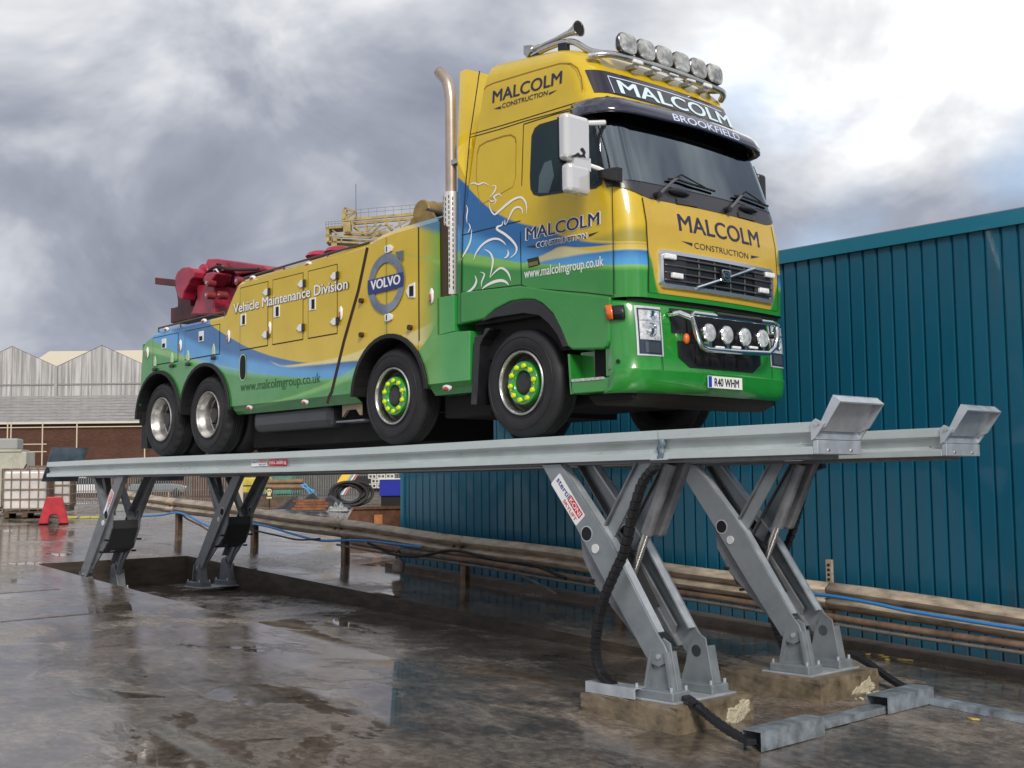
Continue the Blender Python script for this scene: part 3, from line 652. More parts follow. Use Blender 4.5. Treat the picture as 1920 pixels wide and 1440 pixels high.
# ================================================================== the recovery truck
TL = Vector((-3, 1.2, 2.485))
truck = thing('recovery_truck', 'yellow, blue and green eight-wheeled recovery truck raised on the platform lift', 'truck', TL)
def livery(name, layers, x0, x1, z0=2.9, z1=6.5, base=YEL, rough=.30, front=False):
    m = bpy.data.materials.new(name); m.use_nodes = True; nt = m.node_tree; N = nt.nodes; L = nt.links; b = N['Principled BSDF']
    b.inputs['Roughness'].default_value = rough; b.inputs['Coat Weight'].default_value = .65; b.inputs['Coat Roughness'].default_value = .05
    tc = N.new('ShaderNodeTexCoord'); sp = N.new('ShaderNodeSeparateXYZ'); L.new(tc.outputs['Object'], sp.inputs[0])
    def mrange(x, a, b_, c, d, smooth=False):
        n = N.new('ShaderNodeMapRange'); L.new(x, n.inputs[0])
        if smooth: n.interpolation_type = 'SMOOTHSTEP'
        for i, q in enumerate((a, b_, c, d)): n.inputs[i+1].default_value = q
        return n.outputs[0]
    X = mrange(sp.outputs[1] if front else sp.outputs[0], x0-(TL.y if front else TL.x), x1-(TL.y if front else TL.x), 0, 1)
    Zw = mrange(sp.outputs[2], z0-TL.z, z1-TL.z, z0, z1)
    def curve(pts):
        n = N.new('ShaderNodeFloatCurve'); c = n.mapping.curves[0]
        P = sorted(((q[0]-x0)/(x1-x0), (q[1]-z0)/(z1-z0)) for q in pts)
        P = [(min(max(a, 0), 1), min(max(b_, 0), 1)) for a, b_ in P]
        while len(c.points) < len(P): c.points.new(.5, .5)
        for i, q in enumerate(P): c.points[i].location = q; c.points[i].handle_type = 'AUTO_CLAMPED'
        n.mapping.use_clip = False; n.mapping.extend = 'HORIZONTAL'; n.mapping.update(); L.new(X, n.inputs['Value'])
        return mrange(n.outputs[0], 0, 1, z0, z1)
    def sub(a, b_):
        n = N.new('ShaderNodeMath'); n.operation = 'SUBTRACT'; L.new(a, n.inputs[0]); L.new(b_, n.inputs[1]); return n.outputs[0]
    def mul(a, b_):
        n = N.new('ShaderNodeMath'); n.operation = 'MULTIPLY'; L.new(a, n.inputs[0])
        if isinstance(b_, (int, float)): n.inputs[1].default_value = b_
        else: L.new(b_, n.inputs[1])
        return n.outputs[0]
    col = None
    for lay in layers:
        kind = lay[0]
        if kind == 'below': fac = mrange(sub(curve(lay[2]), Zw), 0, lay[3], 0, 1, True)
        elif kind == 'band': fac = mul(mrange(sub(curve(lay[2]), Zw), 0, lay[3], 0, 1, True), mrange(sub(Zw, curve(lay[4])), 0, lay[5], 0, 1, True))
        elif kind == 'xgrad': fac = mrange(X, (lay[2]-x0)/(x1-x0), (lay[3]-x0)/(x1-x0), 0, 1, True); fac = mul(fac, mrange(Zw, lay[4], lay[5], 1, 0, True))
        if len(lay) > 6: fac = mul(fac, lay[6])
        mx = N.new('ShaderNodeMix'); mx.data_type = 'RGBA'; L.new(fac, mx.inputs[0])
        if col is None: mx.inputs[6].default_value = (*base, 1)
        else: L.new(col, mx.inputs[6])
        mx.inputs[7].default_value = (*lay[1], 1); col = mx.outputs[2]
    # thin film of road dirt
    n = N.new('ShaderNodeTexNoise'); n.inputs['Scale'].default_value = 2.3; n.inputs['Detail'].default_value = 8; n.inputs['Roughness'].default_value = .65; L.new(tc.outputs['Object'], n.inputs['Vector'])
    mx = N.new('ShaderNodeMix'); mx.data_type = 'RGBA'; mx.blend_type = 'MULTIPLY'; L.new(mrange(n.outputs['Fac'], .44, .72, 0, .34), mx.inputs[0]); L.new(col, mx.inputs[6]); mx.inputs[7].default_value = (.72, .66, .58, 1)
    L.new(mx.outputs[2], b.inputs['Base Color']); L.new(mrange(n.outputs['Fac'], .3, .75, rough-.06, rough+.16), b.inputs['Roughness'])
    return m
# ---- livery outlines, read off the side of the cab and the body
Zc = lambda pts: S(zm(pts, 840, 320, 6))
Zb = lambda pts: S(zm(pts, 240, 340, 2.909))
b1 = Zc([(60, 50), (200, 170), (400, 360), (600, 490), (800, 570), (1000, 620), (1200, 690), (1400, 750), (1600, 785), (1900, 800)])
b2 = Zc([(60, 540), (400, 680), (800, 800), (1100, 845), (1300, 852), (1900, 850)])
yw_t = Zc([(60, 1400), (1150, 900), (1250, 850), (1450, 855), (1650, 845), (1900, 815)])
yw_b = Zc([(60, 1000), (1150, 846), (1300, 868), (1500, 900), (1650, 915), (1900, 885)])
yp_b = Zc([(60, 1400), (1200, 1010), (1300, 995), (1500, 960), (1700, 935), (1900, 905)])
g1 = Zc([(60, 890), (300, 930), (600, 985), (900, 1030), (1300, 1045), (1900, 1045)])
g2 = Zc([(60, 985), (300, 1020), (700, 1058), (1000, 1050), (1300, 1050), (1900, 1050)])
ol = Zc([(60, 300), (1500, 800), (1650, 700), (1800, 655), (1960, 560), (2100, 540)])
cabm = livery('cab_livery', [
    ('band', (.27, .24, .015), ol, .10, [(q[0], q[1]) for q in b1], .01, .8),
    ('below', DBL, b1, .03), ('below', LBL, b2, .16),
    ('band', PYE, yw_t, .02, yp_b, .03, .85), ('band', YEL, yw_t, .02, yw_b, .02),
    ('below', PGR, g1, .02), ('below', GRN, g2, .07)], -1.0, 1.6)
bb1 = Zb([(60, 700), (380, 715), (450, 775), (560, 850), (700, 920), (850, 965), (980, 984), (1100, 980), (1240, 975), (1600, 965), (1900, 960)])
bb2 = Zb([(60, 700), (290, 815), (480, 900), (700, 955), (980, 992), (1240, 985), (1900, 960)])
by_t = Zb([(60, 1400), (620, 1060), (740, 975), (850, 1002), (980, 985), (1100, 966), (1230, 932), (1330, 890), (1590, 800), (1650, 770), (1900, 700)])
by_b = Zb([(60, 1000), (740, 970), (830, 1014), (1000, 1010), (1240, 982), (1400, 940), (1600, 900), (1900, 860)])
bg1 = Zb([(40, 850), (130, 858), (200, 895), (400, 985), (600, 1032), (800, 1052), (1100, 1068), (1240, 1060), (1500, 990), (1600, 900), (1640, 840), (1720, 700), (1900, 560)])
bg2 = Zb([(40, 905), (130, 925), (300, 968), (450, 1010), (620, 1045), (850, 1060), (1100, 1075), (1240, 1068), (1560, 1010), (1640, 950), (1750, 820), (1900, 700)])
bt = Zb([(60, 1400), (1380, 900), (1440, 400), (1560, 320), (1640, 330), (1720, 345), (1900, 360)])
bt2 = Zb([(60, 60), (1380, 60), (1480, 230), (1560, 265), (1640, 290), (1720, 310), (1900, 330)])
pg_t = Zb([(60, 1400), (1380, 900), (1450, 385), (1560, 395), (1720, 425), (1900, 440)])
pg_b = Zb([(60, 1400), (1380, 1000), (1450, 420), (1560, 420), (1720, 470), (1900, 480)])
s_t = Zb([(40, 880), (250, 930), (450, 985), (600, 1020), (900, 1062), (1900, 1080)])
s_b = Zb([(40, 915), (250, 965), (450, 1010), (600, 1035), (900, 1064), (1900, 1082)])
bodym = livery('body_livery', [
    ('below', DBL, bb1, .02), ('below', LBL, bb2, .12),
    ('band', PYE, by_t, .02, by_b, .03),
    ('below', (.10, .36, .09), bg1, .03), ('below', GRN, bg2, .07),
    ('xgrad', (.16, .36, .04), -1.62, -1.12, 5.2, 5.5), ('xgrad', (.03, .30, .06), -1.5, -1.0, 4.15, 4.45),
    ('band', PGR, pg_t, .03, pg_b, .05, .7), ('band', (.02, .16, .36), [(q[0], 5.2) for q in bt], .01, bt2, .10, .85),
    ('band', (.26, .46, .16), s_t, .015, s_b, .02, .6)], -8.4, -.6)
frontm = livery('bonnet_livery', [
    ('below', GRN, [(-.1, 4.34), (.14, 4.26), (.24, 4.12), (.30, 3.9), (.36, 3.79), (.6, 3.775), (1.2, 3.775), (2.0, 3.775), (2.1, 3.9), (2.2, 4.1), (2.5, 4.3)], .10)],
    -.1, 2.5, base=(.56, .37, .03), front=True)
# ---- cab surface
YC = 1.2; RR = .27; BUL = .05
PROF = [(2.80, 1.50, 1.23), (3.70, 1.535, 1.232), (4.00, 1.545, 1.236), (4.40, 1.525, 1.235), (4.62, 1.485, 1.230), (4.76, 1.445, 1.224), (5.10, 1.335, 1.198), (5.50, 1.205, 1.165), (5.60, 1.165, 1.155), (5.70, 1.09, 1.145), (5.97, .975, 1.118), (6.08, .905, 1.104), (6.16, .83, 1.08), (6.22, .74, 1.04), (6.26, .63, .97), (6.29, .45, .86), (6.305, .15, .6)]
def prof(z):
    if z <= PROF[0][0]: return PROF[0][1:]
    for (a, b, c), (d, e, f) in zip(PROF, PROF[1:]):
        if z <= d: t = (z-a)/(d-a); return lerp(b, e, t), lerp(c, f, t)
    return PROF[-1][1:]
def rearx(z):
    T = [(3.0, -.84), (4.03, -.83), (4.58, -.80), (5.16, -.73), (5.61, -.67), (6.0, -.60), (6.34, -.50)]
    for (a, b), (c, d) in zip(T, T[1:]):
        if z <= c: return lerp(b, d, (z-a)/(c-a))
    return T[-1][1]
def zlift(x, z): return z+.17*min(max((.7-x)/1.4, 0), 1)*min(max((z-5.85)/.45, 0), 1)
def cabpt(s, z, off=0., pr=None):
    xf, hw = (pr or prof)(z); r = RR; a = hw-r; sg = 1 if s > 0 else -1; t = abs(s)
    if t <= a: x = xf-BUL*(t/a)**2; y = sg*t; n = Vector((1, sg*2*BUL*t/a/a, 0)).normalized()
    elif t <= a+r*math.pi/2: th = (t-a)/r; x = xf-BUL-r*(1-math.cos(th)); y = sg*(a+r*math.sin(th)); n = Vector((math.cos(th), sg*math.sin(th), 0))
    else: x = xf-BUL-r-(t-a-r*math.pi/2); y = sg*hw; n = Vector((0, sg, 0))
    return Vector((x, YC+y, zlift(x, z)))+n*off
def cabx(y, z):
    xf, hw = prof(z); a = hw-RR; t = abs(y-YC)
    if t <= a: return xf-BUL*(t/a)**2
    q = min((t-a)/RR, .999); return xf-BUL-RR*(1-math.sqrt(1-q*q))
def CS(u, v, off=.0):
    y = -.03
    for _ in range(6): q = onY(u, v, y); y = YC-prof(zinv(q.x, q.z))[1]-off
    return Vector((q.x, y, q.z))
def zinv(x, z):
    q = z
    for _ in range(6): q -= zlift(x, q)-z
    return q
def sideP(x, z, off): return Vector((x, YC-prof(zinv(x, z))[1]-off, z))
def CFp(u, v, off=.0):
    x = 1.45
    for _ in range(14): q = onX(u, v, x); x = .5*x+.5*(cabx(q.y, q.z)+off)
    return Vector((x, q.y, q.z))
def frontP(y, z, off): return Vector((cabx(y, z)+off, y, z))
def patch(name, m, sl, sr, zb, zt, off=.004, ns=24, nz=4, thick=0, parent=truck, pr=None, smooth=True):
    """panel on the cab skin: sl, sr, zb, zt may be numbers or functions"""
    f = lambda q, t: q(t) if callable(q) else q
    rows = []
    for i in range(nz+1):
        v = i/nz; row = []
        for j in range(ns+1):
            u = j/ns; s_ = lerp(f(sl, v), f(sr, v), u); z = lerp(f(zb, s_), f(zt, s_), v); row.append(cabpt(s_, z, off, pr))
        rows.append(row)
    o = MB().grid(rows).build(name, m, parent, smooth=smooth, fixn=False)
    if thick: k = o.modifiers.new('s', 'SOLIDIFY'); k.thickness = thick; k.offset = -1
    return o
def sidepoly(name, pts, m, off=.003, parent=truck, thick=0):
    """outline (x, z) laid on the cab side"""
    o = MB().add([sideP(a, b, off) for a, b in pts], [tuple(range(len(pts)))]).build(name, m, parent, fixn=False)
    if o.data.polygons[0].normal.y > 0: o.data.flip_normals()
    if thick: k = o.modifiers.new('s', 'SOLIDIFY'); k.thickness = thick; k.offset = -1
    return o
zs = [3.70, 3.85, 4.0, 4.2, 4.4, 4.62, 4.76, 4.95, 5.10, 5.3, 5.50, 5.60, 5.70, 5.84, 5.97, 6.03, 6.08, 6.12, 6.16, 6.19, 6.22, 6.24, 6.26, 6.275, 6.29, 6.305]
rows = []
for z in zs:
    xf, hw = prof(z); a = hw-RR; e = a+RR*math.pi/2; Ls = xf-BUL-RR-rearx(z)
    col = [-(e+Ls*(1-i/9)) for i in range(9)]+[-(a+RR*math.pi/2*(1-i/9)) for i in range(9)]+[lerp(-a, a, i/17) for i in range(18)]
    col += [a+RR*math.pi/2*(i+1)/9 for i in range(9)]+[e+Ls*(i+1)/9 for i in range(9)]
    rows.append([cabpt(s_, z) for s_ in col])
mb = MB(); m_ = len(rows[0]); n_r = len(rows)
mb.add([q for r in rows for q in r], [(i*m_+j, i*m_+j+1, (i+1)*m_+j+1, (i+1)*m_+j) for i in range(n_r-1) for j in range(m_-1) if not (4.75 < zs[i] < 5.49 and 11 <= j <= m_-13)])
top = rows[-1]; mb.add(top, [tuple(range(len(top)))])
n_ = len(top); mb.add([r[0] for r in rows]+[r[-1] for r in rows], [(i, i+1, len(rows)+i+1, len(rows)+i) for i in range(len(rows)-1)])
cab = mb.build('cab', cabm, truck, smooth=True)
MB().box(-.80, 1.12, .12, 2.28, 3.30, 3.72).build('cab_floor', dark, truck)
# side fairing behind the cab
fo = [CS(*q) for q in ((858, 133), (870, 128), (900, 133), (882, 257), (875, 340), (868, 445), (866, 545), (866, 608), (853, 608), (854, 300))]
for yo in (0, 1):
    pts = [(q.x-(.012 if i in (2, 3, 4, 5, 6, 7) else 0), q.z) for i, q in enumerate(fo)]
    ya, yb = (-.004, .10) if yo == 0 else (2.30, 2.412)
    mb = MB(); n = len(pts)
    def tp(z): return (1.232-prof(z)[1])*(1 if yo == 0 else -1)
    mb.add([(a, ya+tp(b), b) for a, b in pts]+[(a, yb+tp(b), b) for a, b in pts], [tuple(range(n)), tuple(range(n, 2*n))[::-1]]+[(i, (i+1) % n, n+(i+1) % n, n+i) for i in range(n)])
    mb.build('cab_fairing', cabm, truck, bevel=.01)
def lines(name, polys, w=.009, off=.0025, m=seam, closed=False, parent=truck, fn=None):
    """fine panel gaps along (x, z) polylines on the cab side"""
    mb = MB(); fn = fn or (lambda a, b: sideP(a, b, off))
    for pts in polys:
        P = [Vector(q) for q in pts]; n = len(P); rows = []
        for i, q in enumerate(P):
            a = P[i-1] if i > 0 else q; b = P[i+1] if i < n-1 else q; t = (b-a).normalized(); nn = Vector((-t.y, t.x))*w/2
            rows.append([fn(*(q+nn)), fn(*(q-nn))])
        mb.grid(rows)
    return mb.build(name, m, parent, fixn=False)
c2 = lambda pts: [(q.x, q.z) for q in (CS(*p_) for p_ in pts)]
lines('cab_seam', [c2([(900, 133), (892, 190), (882, 257), (875, 340), (868, 445), (866, 545), (866, 607)])], .018, .008)
lines('drip_moulding', [c2([(883, 252), (935, 237), (985, 222), (1040, 205), (1102, 186)])], .010)
lines('drip_moulding', [c2([(881, 258), (935, 243), (985, 227), (1040, 212), (1108, 193)])], .010)
lines('door_seam', [c2([(982, 233), (979, 330), (976, 450), (978, 536)]), c2([(982, 233), (1045, 213), (1108, 199)]), c2([(1117, 222), (1137, 285), (1148, 345), (1150, 440), (1151, 552)])], .011)
lines('panel_seam', [c2([(866, 441), (920, 428), (976, 414)]), c2([(866, 548), (920, 541), (977, 534)]), c2([(977, 534), (992, 540), (1040, 544), (1100, 549), (1151, 555)]), c2([(978, 536), (990, 560)])], .010)
# pressed outlines on the sleeper panel and the high roof
pres = mat('pressed_edge', (.30, .15, .004), .4)
lines('roof_pressing', [c2([(908, 168), (912, 162), (925, 156), (1000, 133), (1050, 119), (1070, 119), (1083, 128), (1090, 145), (1093, 168)])], .014, m=mat('pressed_edge', YEL))
lines('sleeper_pressing', [c2([(895, 288), (899, 274), (912, 266), (945, 255), (958, 253), (966, 258), (968, 268)])], .016, m=pres)
lines('sleeper_pressing', [c2([(968, 268), (967, 330), (962, 350), (900, 385), (893, 330), (895, 288)])], .006, m=pres)
# door window
wp = c2([(1003, 240), (1012, 233), (1060, 219), (1098, 208), (1107, 210), (1113, 220), (1124, 285), (1131, 332), (1129, 345), (1118, 353), (1012, 368), (1001, 365), (995, 354), (994, 330), (997, 255)])
wf = sidepoly('window_frame', wp, blackp, .004)
cx_ = sum(a for a, b in wp)/len(wp); cz_ = sum(b for a, b in wp)/len(wp)
sidepoly('door_window', [(cx_+(a-cx_)*.945, cz_+(b-cz_)*.925) for a, b in wp], glass, .007)
seat = c2([(1010, 362), (1012, 330), (1022, 305), (1035, 300), (1040, 330), (1030, 362)])
sidepoly('seat_back', seat, mat('seat_behind_glass', (.05, .09, .10), .25, coat=1.), .008)
# door handle
hp = c2([(989, 486), (1010, 481), (1013, 496), (992, 502)])
sidepoly('handle_recess', hp, blackp, .004); hp2 = c2([(992, 493), (1010, 489), (1011, 496), (994, 500)])
sidepoly('door_handle', hp2, mat('olive_handle', (.16, .16, .02), .4), .012)
# ---- wheel arch and lower cab panel
fp = S([(866, 548), (977, 536), (1040, 545), (1146, 557), (1146, 575), (1145, 640), (1141, 650), (1134, 655), (1075, 656), (1067, 650), (1056, 622), (1040, 590), (1020, 570), (1005, 563), (985, 562), (960, 566), (930, 581), (910, 599), (866, 608)])
MB().prism(fp, -.05, .10).build('fender_panel', cabm, truck, bevel=.018, seg=3)
MB().prism([(a, b) for a, b in fp], 2.30, 2.45).build('fender_panel', cabm, truck, bevel=.012)
ao = S([(906, 602), (930, 582), (960, 567), (985, 563), (1008, 563), (1024, 573), (1042, 592), (1057, 622), (1067, 650)]); ai = S([(1059, 652), (1048, 628), (1033, 608), (1014, 592), (985, 588), (930, 596), (912, 602)])
MB().prism(ao+ai, -.055, .26).build('wheel_arch_trim', blackp, truck, bevel=.008)
MB().prism(ao+ai, 2.14, 2.455).build('wheel_arch_trim', blackp, truck, bevel=.008)
mf = zm([(345, 330), (300, 330), (270, 400), (175, 430), (135, 1195), (200, 1195), (235, 530), (270, 450), (345, 350)], 860, 560, 6)
MB().prism(S(mf), -.03, .25).build('mudguard', blackp, truck, bevel=.006)
MB().prism([(-.66, 3.65), (.62, 3.65), (.5, 3.72), (-.55, 3.72)], .0, 2.4).build('wheel_well_roof', dark, truck)
# steps below the door
st = S([(1064, 664), (1147, 666), (1147, 732), (1068, 739)])
MB().box(.70, 1.26, .14, .20, 2.87, 3.26).build('step_back', grn, truck)
MB().box(1.17, 1.262, -.025, .2, 2.99, 3.665).build('bumper_return', grn, truck, bevel=.012)
MB().prism(S([(1067, 712), (1138, 707), (1144, 702), (1147, 692), (1147, 733), (1070, 739)]), -.02, .16).build('step_well', grn, truck, bevel=.01)
MB().prism(S([(1063, 664), (1067, 664), (1072, 739), (1068, 739)]), -.02, .16).build('step_side', grn, truck)
MB().prism(S([(1071, 711), (1131, 706), (1131, 711), (1071, 716)]), -.028, -.015).build('step_tread', mat('step_aluminium', (.6, .6, .56), .35, .6, var=.4, vscale=30), truck)
# ---- bumper
def prb(z):
    T = [(2.84, 1.475), (2.90, 1.535), (3.04, 1.560), (3.055, 1.543), (3.3, 1.535), (3.60, 1.515), (3.66, 1.49), (3.70, 1.44)]
    for (a, b), (c, d) in zip(T, T[1:]):
        if z <= c: return lerp(b, d, max(0, (z-a)/(c-a))), 1.235
    return T[-1][1], 1.235
def zrow(name, m, zl, e, off, pr, ns=44, parent=truck):
    return MB().grid([[cabpt(lerp(-e, e, j/ns), z, off, pr) for j in range(ns+1)] for z in zl]).build(name, m, parent, smooth=True, fixn=False)
eb = 1.235-RR+RR*math.pi/2+.01
o = zrow('bumper', grn, [2.84, 2.87, 2.90, 2.97, 3.04, 3.05, 3.06, 3.2, 3.4, 3.6, 3.64, 3.66, 3.68], eb, 0, prb); k = o.modifiers.new('s', 'SOLIDIFY'); k.thickness = .03; k.offset = -1
MB().box(.9, 1.36, .12, 2.28, 2.80, 3.72).build('bumper_core', dark, truck)
MB().prism([(.75, 2.86), (1.40, 2.86), (1.36, 2.79), (1.25, 2.74), (.85, 2.76)], .16, 2.24).build('under_tray', seam, truck, bevel=.02)
def bpt(y, z, off):
    """point on the bumper face"""
    xf, hw = prb(z); a = hw-RR; t = abs(y-YC)
    x = xf-BUL*(t/a)**2 if t <= a else xf-BUL-RR*(1-math.sqrt(max(0, 1-min((t-a)/RR, .999)**2)))
    return Vector((x+off, y, z))
def bfront(name, pts, m, off, parent=truck, thick=0):
    o = MB().add([bpt(y, z, off) for y, z in pts], [tuple(range(len(pts)))]).build(name, m, parent, fixn=False)
    if o.data.polygons[0].normal.x < 0: o.data.flip_normals()
    if thick: k = o.modifiers.new('s', 'SOLIDIFY'); k.thickness = thick; k.offset = -1
    return o
def Fb(pts, off=0.):
    out = []
    for u, v in pts:
        x = 1.5
        for _ in range(14): q = onX(u, v, x); x = .5*x+.5*bpt(q.y, q.z, off).x
        out.append((q.y, q.z))
    return out
def dense(pts, n=5):
    return [(lerp(a[0], b[0], k/n), lerp(a[1], b[1], k/n)) for a, b in zip(pts, pts[1:]+pts[:1]) for k in range(n)]
def bgrid(name, y0, y1, z0, z1, m, off, ny=16, parent=truck):
    return MB().grid([[bpt(lerp(y0, y1, j/ny), z, off) for j in range(ny+1)] for z in [lerp(z0, z1, k/6) for k in range(7)]]).build(name, m, parent, smooth=True, fixn=False)
bgrid('upper_intake', .50, 1.90, 3.40, 3.63, blackp, .010, 28)
lg = [(.55, 3.33), (.57, 3.18), (.72, 3.09), (1.68, 3.09), (1.83, 3.18), (1.85, 3.33)]
def lgy(z, s_): t = min(max((z-3.09)/.09, 0), 1); return YC+s_*lerp(.48, .63, t)
MB().grid([[bpt(lerp(lgy(z, -1), lgy(z, 1), j/24), z, .007) for j in range(25)] for z in (3.09, 3.12, 3.15, 3.18, 3.25, 3.33)]).build('lower_grille', blackp, truck, smooth=True, fixn=False)
for i in range(4):
    y = .80+i*.205; MB().add([bpt(a, b, .013) for a, b in ((y, 3.115), (y+.17, 3.115), (y+.17, 3.205), (y, 3.205))], [(0, 1, 2, 3)]).build('grille_opening', dark, truck, fixn=False)
    MB().add([bpt(a, b, .013) for a, b in ((y, 3.22), (y+.17, 3.22), (y+.17, 3.30), (y, 3.30))], [(0, 1, 2, 3)]).build('grille_opening', dark, truck, fixn=False)
lines('bumper_seam', [[(.37, 3.05), (.36, 2.86)], [(.37, 3.05), (.35, 3.4), (.325, 3.66)], [(2.03, 3.05), (2.04, 2.86)], [(2.03, 3.05), (2.05, 3.4), (2.07, 3.66)]], .008, fn=lambda y, z: bpt(y, z, .004), m=mat('dark_green_gap', (.006, .05, .01), .6))
for s_ in (-1, 1):     # headlamps
    def hq(s0, s1, z0, z1, off): return [[cabpt(s_*lerp(s0, s1, j/6), lerp(z0, z1, i/3), off, prb) for j in range(7)] for i in range(4)]
    def hp_(nm, m, s0, s1, z0, z1, off, parent): return MB().grid(hq(s0, s1, z0, z1, off)).build(nm, m, parent, smooth=True, fixn=False)
    H = hp_('headlamp', whitep if False else mat('lamp_surround', (.70, .72, .74), .25, .4), .815, 1.115, 3.17, 3.625, .006, truck)
    hp_('lamp_bezel', mat('dark_bezel', (.02, .03, .06), .2, coat=.8), .835, 1.095, 3.185, 3.60, .009, H)
    hp_('headlamp_lens', lens, .85, 1.085, 3.315, 3.585, .013, H)
    hp_('fog_lamp', mat('fog_dark', (.08, .09, .11), .1, .4, coat=1.), .86, 1.04, 3.20, 3.295, .013, H)
    hp_('lens_divider', chrome, .85, 1.085, 3.485, 3.497, .016, H)
    c = cabpt(s_*.96, 3.41, .012, prb); n = (cabpt(s_*.96, 3.41, .1, prb)-c).normalized()
    MB().lathe([(.062, .0), (.066, .012), (.056, .018), (.05, .006), (.025, .012), (0, .014)], c, n, 20).build('projector', chrome, H)
    c = cabpt(s_*.92, 3.54, .012, prb); MB().lathe([(.045, .0), (.04, .008), (.02, .004), (0, .003)], c, n, 14).build('indicator_bulb', chrome, H)
    P1 = patch('side_marker', amber, s_*1.30, s_*1.36, 3.50, 3.63, .02, 3, 2, .02, truck, prb); patch('marker_housing', blackp, s_*1.20, s_*1.30, 3.50, 3.62, .018, 4, 2, .02, truck, prb)
cc = cabpt(-1.29, 3.12, .004, prb); MB().cyl(cc, cc+Vector((.004, -.006, 0)), .02, 12).build('jacking_hole', dark, truck)
# number plate
pl = MB().add([Vector((1.568, YC+a, 2.968+b)) for a, b in ((-.26, -.056), (.26, -.056), (.26, .056), (-.26, .056))], [(0, 1, 2, 3)]).build('number_plate', white, truck, fixn=False)
k = pl.modifiers.new('s', 'SOLIDIFY'); k.thickness = .006; k.offset = -1
MB().add([Vector((1.5695, YC+a, 2.968+b)) for a, b in ((-.255, -.052), (-.205, -.052), (-.205, .052), (-.255, .052))], [(0, 1, 2, 3)]).build('plate_band', mat('plate_blue', (.01, .05, .42), .4), pl, fixn=False)
lettering('plate_characters', 'R40 WHM', mat('plate_black', (.008, .008, .01), .4), pl, lambda a, b: Vector((1.570, YC-.165+a*.37, 2.968-.038+b*.076)), .022)
# ---- bonnet and front furniture
patch('bonnet', frontm, -.985, .985, 3.745, 4.635, .006, 40, 30)
MB().add([cabpt(-.985+d, z, .0075) for z in (3.75, 4.0, 4.2, 4.4, 4.62) for d in (-.006, .006)], [(i*2, i*2+1, i*2+3, i*2+2) for i in range(4)]).build('bonnet_seam', seam, truck, fixn=False)
MB().add([cabpt(.985+d, z, .0075) for z in (3.75, 4.0, 4.2, 4.4, 4.62) for d in (-.006, .006)], [(i*2, i*2+1, i*2+3, i*2+2) for i in range(4)]).build('bonnet_seam', seam, truck, fixn=False)
patch('bumper_gap', dark, -1.2, 1.2, 3.66, 3.75, -.03, 24, 1)
def ringpatch(name, y0, y1, z0, z1, w, r, off0, off1, m, fn=frontP, parent=truck):
    def loop(y0, y1, z0, z1, r, off):
        pts = []
        for cy, cz, a0 in ((y1-r, z1-r, 0), (y0+r, z1-r, 90), (y0+r, z0+r, 180), (y1-r, z0+r, 270)):
            for t in range(0, 91, 15): pts.append((cy+r*math.cos(math.radians(a0+t)), cz+r*math.sin(math.radians(a0+t))))
        out = []
        for a, b in zip(pts, pts[1:]+pts[:1]):
            n = 8 if abs(a[0]-b[0]) > .3 else 1
            out += [fn(lerp(a[0], b[0], k/n), lerp(a[1], b[1], k/n), off) for k in range(n)]
        return out
    A = loop(y0, y1, z0, z1, r, off0); Bq = loop(y0+.006, y1-.006, z0+.006, z1-.006, r-.005, off1); C_ = loop(y0+w, y1-w, z0+w, z1-w, r*.6, off1); D = loop(y0+w+.006, y1-w-.006, z0+w+.006, z1-w-.006, r*.5, off0)
    n = len(A); vs = A+Bq+C_+D; fs = []
    for q in range(3): fs += [(q*n+i, q*n+(i+1) % n, (q+1)*n+(i+1) % n, (q+1)*n+i) for i in range(n)]
    return MB().add(vs, fs).build(name, m, parent, smooth=True)
GY0, GY1, GZ0, GZ1 = .335, 2.065, 3.80, 4.155
def fgrid(name, y0, y1, z0, z1, m, off, ny=24, nz=8, parent=truck, thick=0):
    o = MB().grid([[frontP(lerp(y0, y1, j/ny), lerp(z0, z1, i/nz), off) for j in range(ny+1)] for i in range(nz+1)]).build(name, m, parent, smooth=True, fixn=False)
    if thick: k = o.modifiers.new('s', 'SOLIDIFY'); k.thickness = thick; k.offset = -1
    return o
grille = fgrid('grille', GY0+.02, GY1-.02, GZ0+.02, GZ1-.02, mat('grille_black', (.010, .010, .013), .35), .014, 24, 8)
ringpatch('grille_surround', GY0, GY1, GZ0, GZ1, .040, .05, .006, .035, chrome if False else mat('satin_chrome', (.78, .79, .81), .16, .9), parent=grille)
gd = mat('grille_grey', (.045, .045, .052), .3)
for i in range(4):
    z = 3.868+i*.068; fgrid('grille_slat', GY0+.05, GY1-.05, z, z+.016, gd, .034, 24, 1, grille, .012)
for y in (.86, 1.09, 1.33, 1.56): fgrid('grille_upright', y-.012, y+.012, GZ0+.04, GZ1-.04, mat('grille_dim', (.10, .10, .105), .4), .020, 1, 8, grille)
for y0, y1 in ((GY0+.045, .68), (1.72, GY1-.045)): fgrid('grille_panel', y0, y1, GZ0+.04, GZ1-.045, mat('grille_side', (.022, .022, .027), .35), .024, 8, 8, grille)
a = frontP(.80, 3.835, .045); b = frontP(1.70, 4.115, .045)
MB().tube([a, a.lerp(b, .5)+Vector((.02, 0, 0)), b], .017, 8).build('diagonal_bar', chrome, grille)
bd = MB().prism([(1.135, 3.92), (1.265, 3.92), (1.265, 4.045), (1.135, 4.045)], 1.56, 1.61, 'x').build('badge', mat('badge_black', (.01, .01, .012), .3), grille, bevel=.006)
ringpatch('badge_rim', 1.135, 1.265, 3.92, 4.045, .012, .02, .05, .073, chrome, parent=bd)
MB().lathe([(.044, 0), (.044, .008), (.030, .008), (.030, 0)], (1.611, 1.2, 3.98), (1, 0, 0), 20).build('badge_ring', chrome, bd)
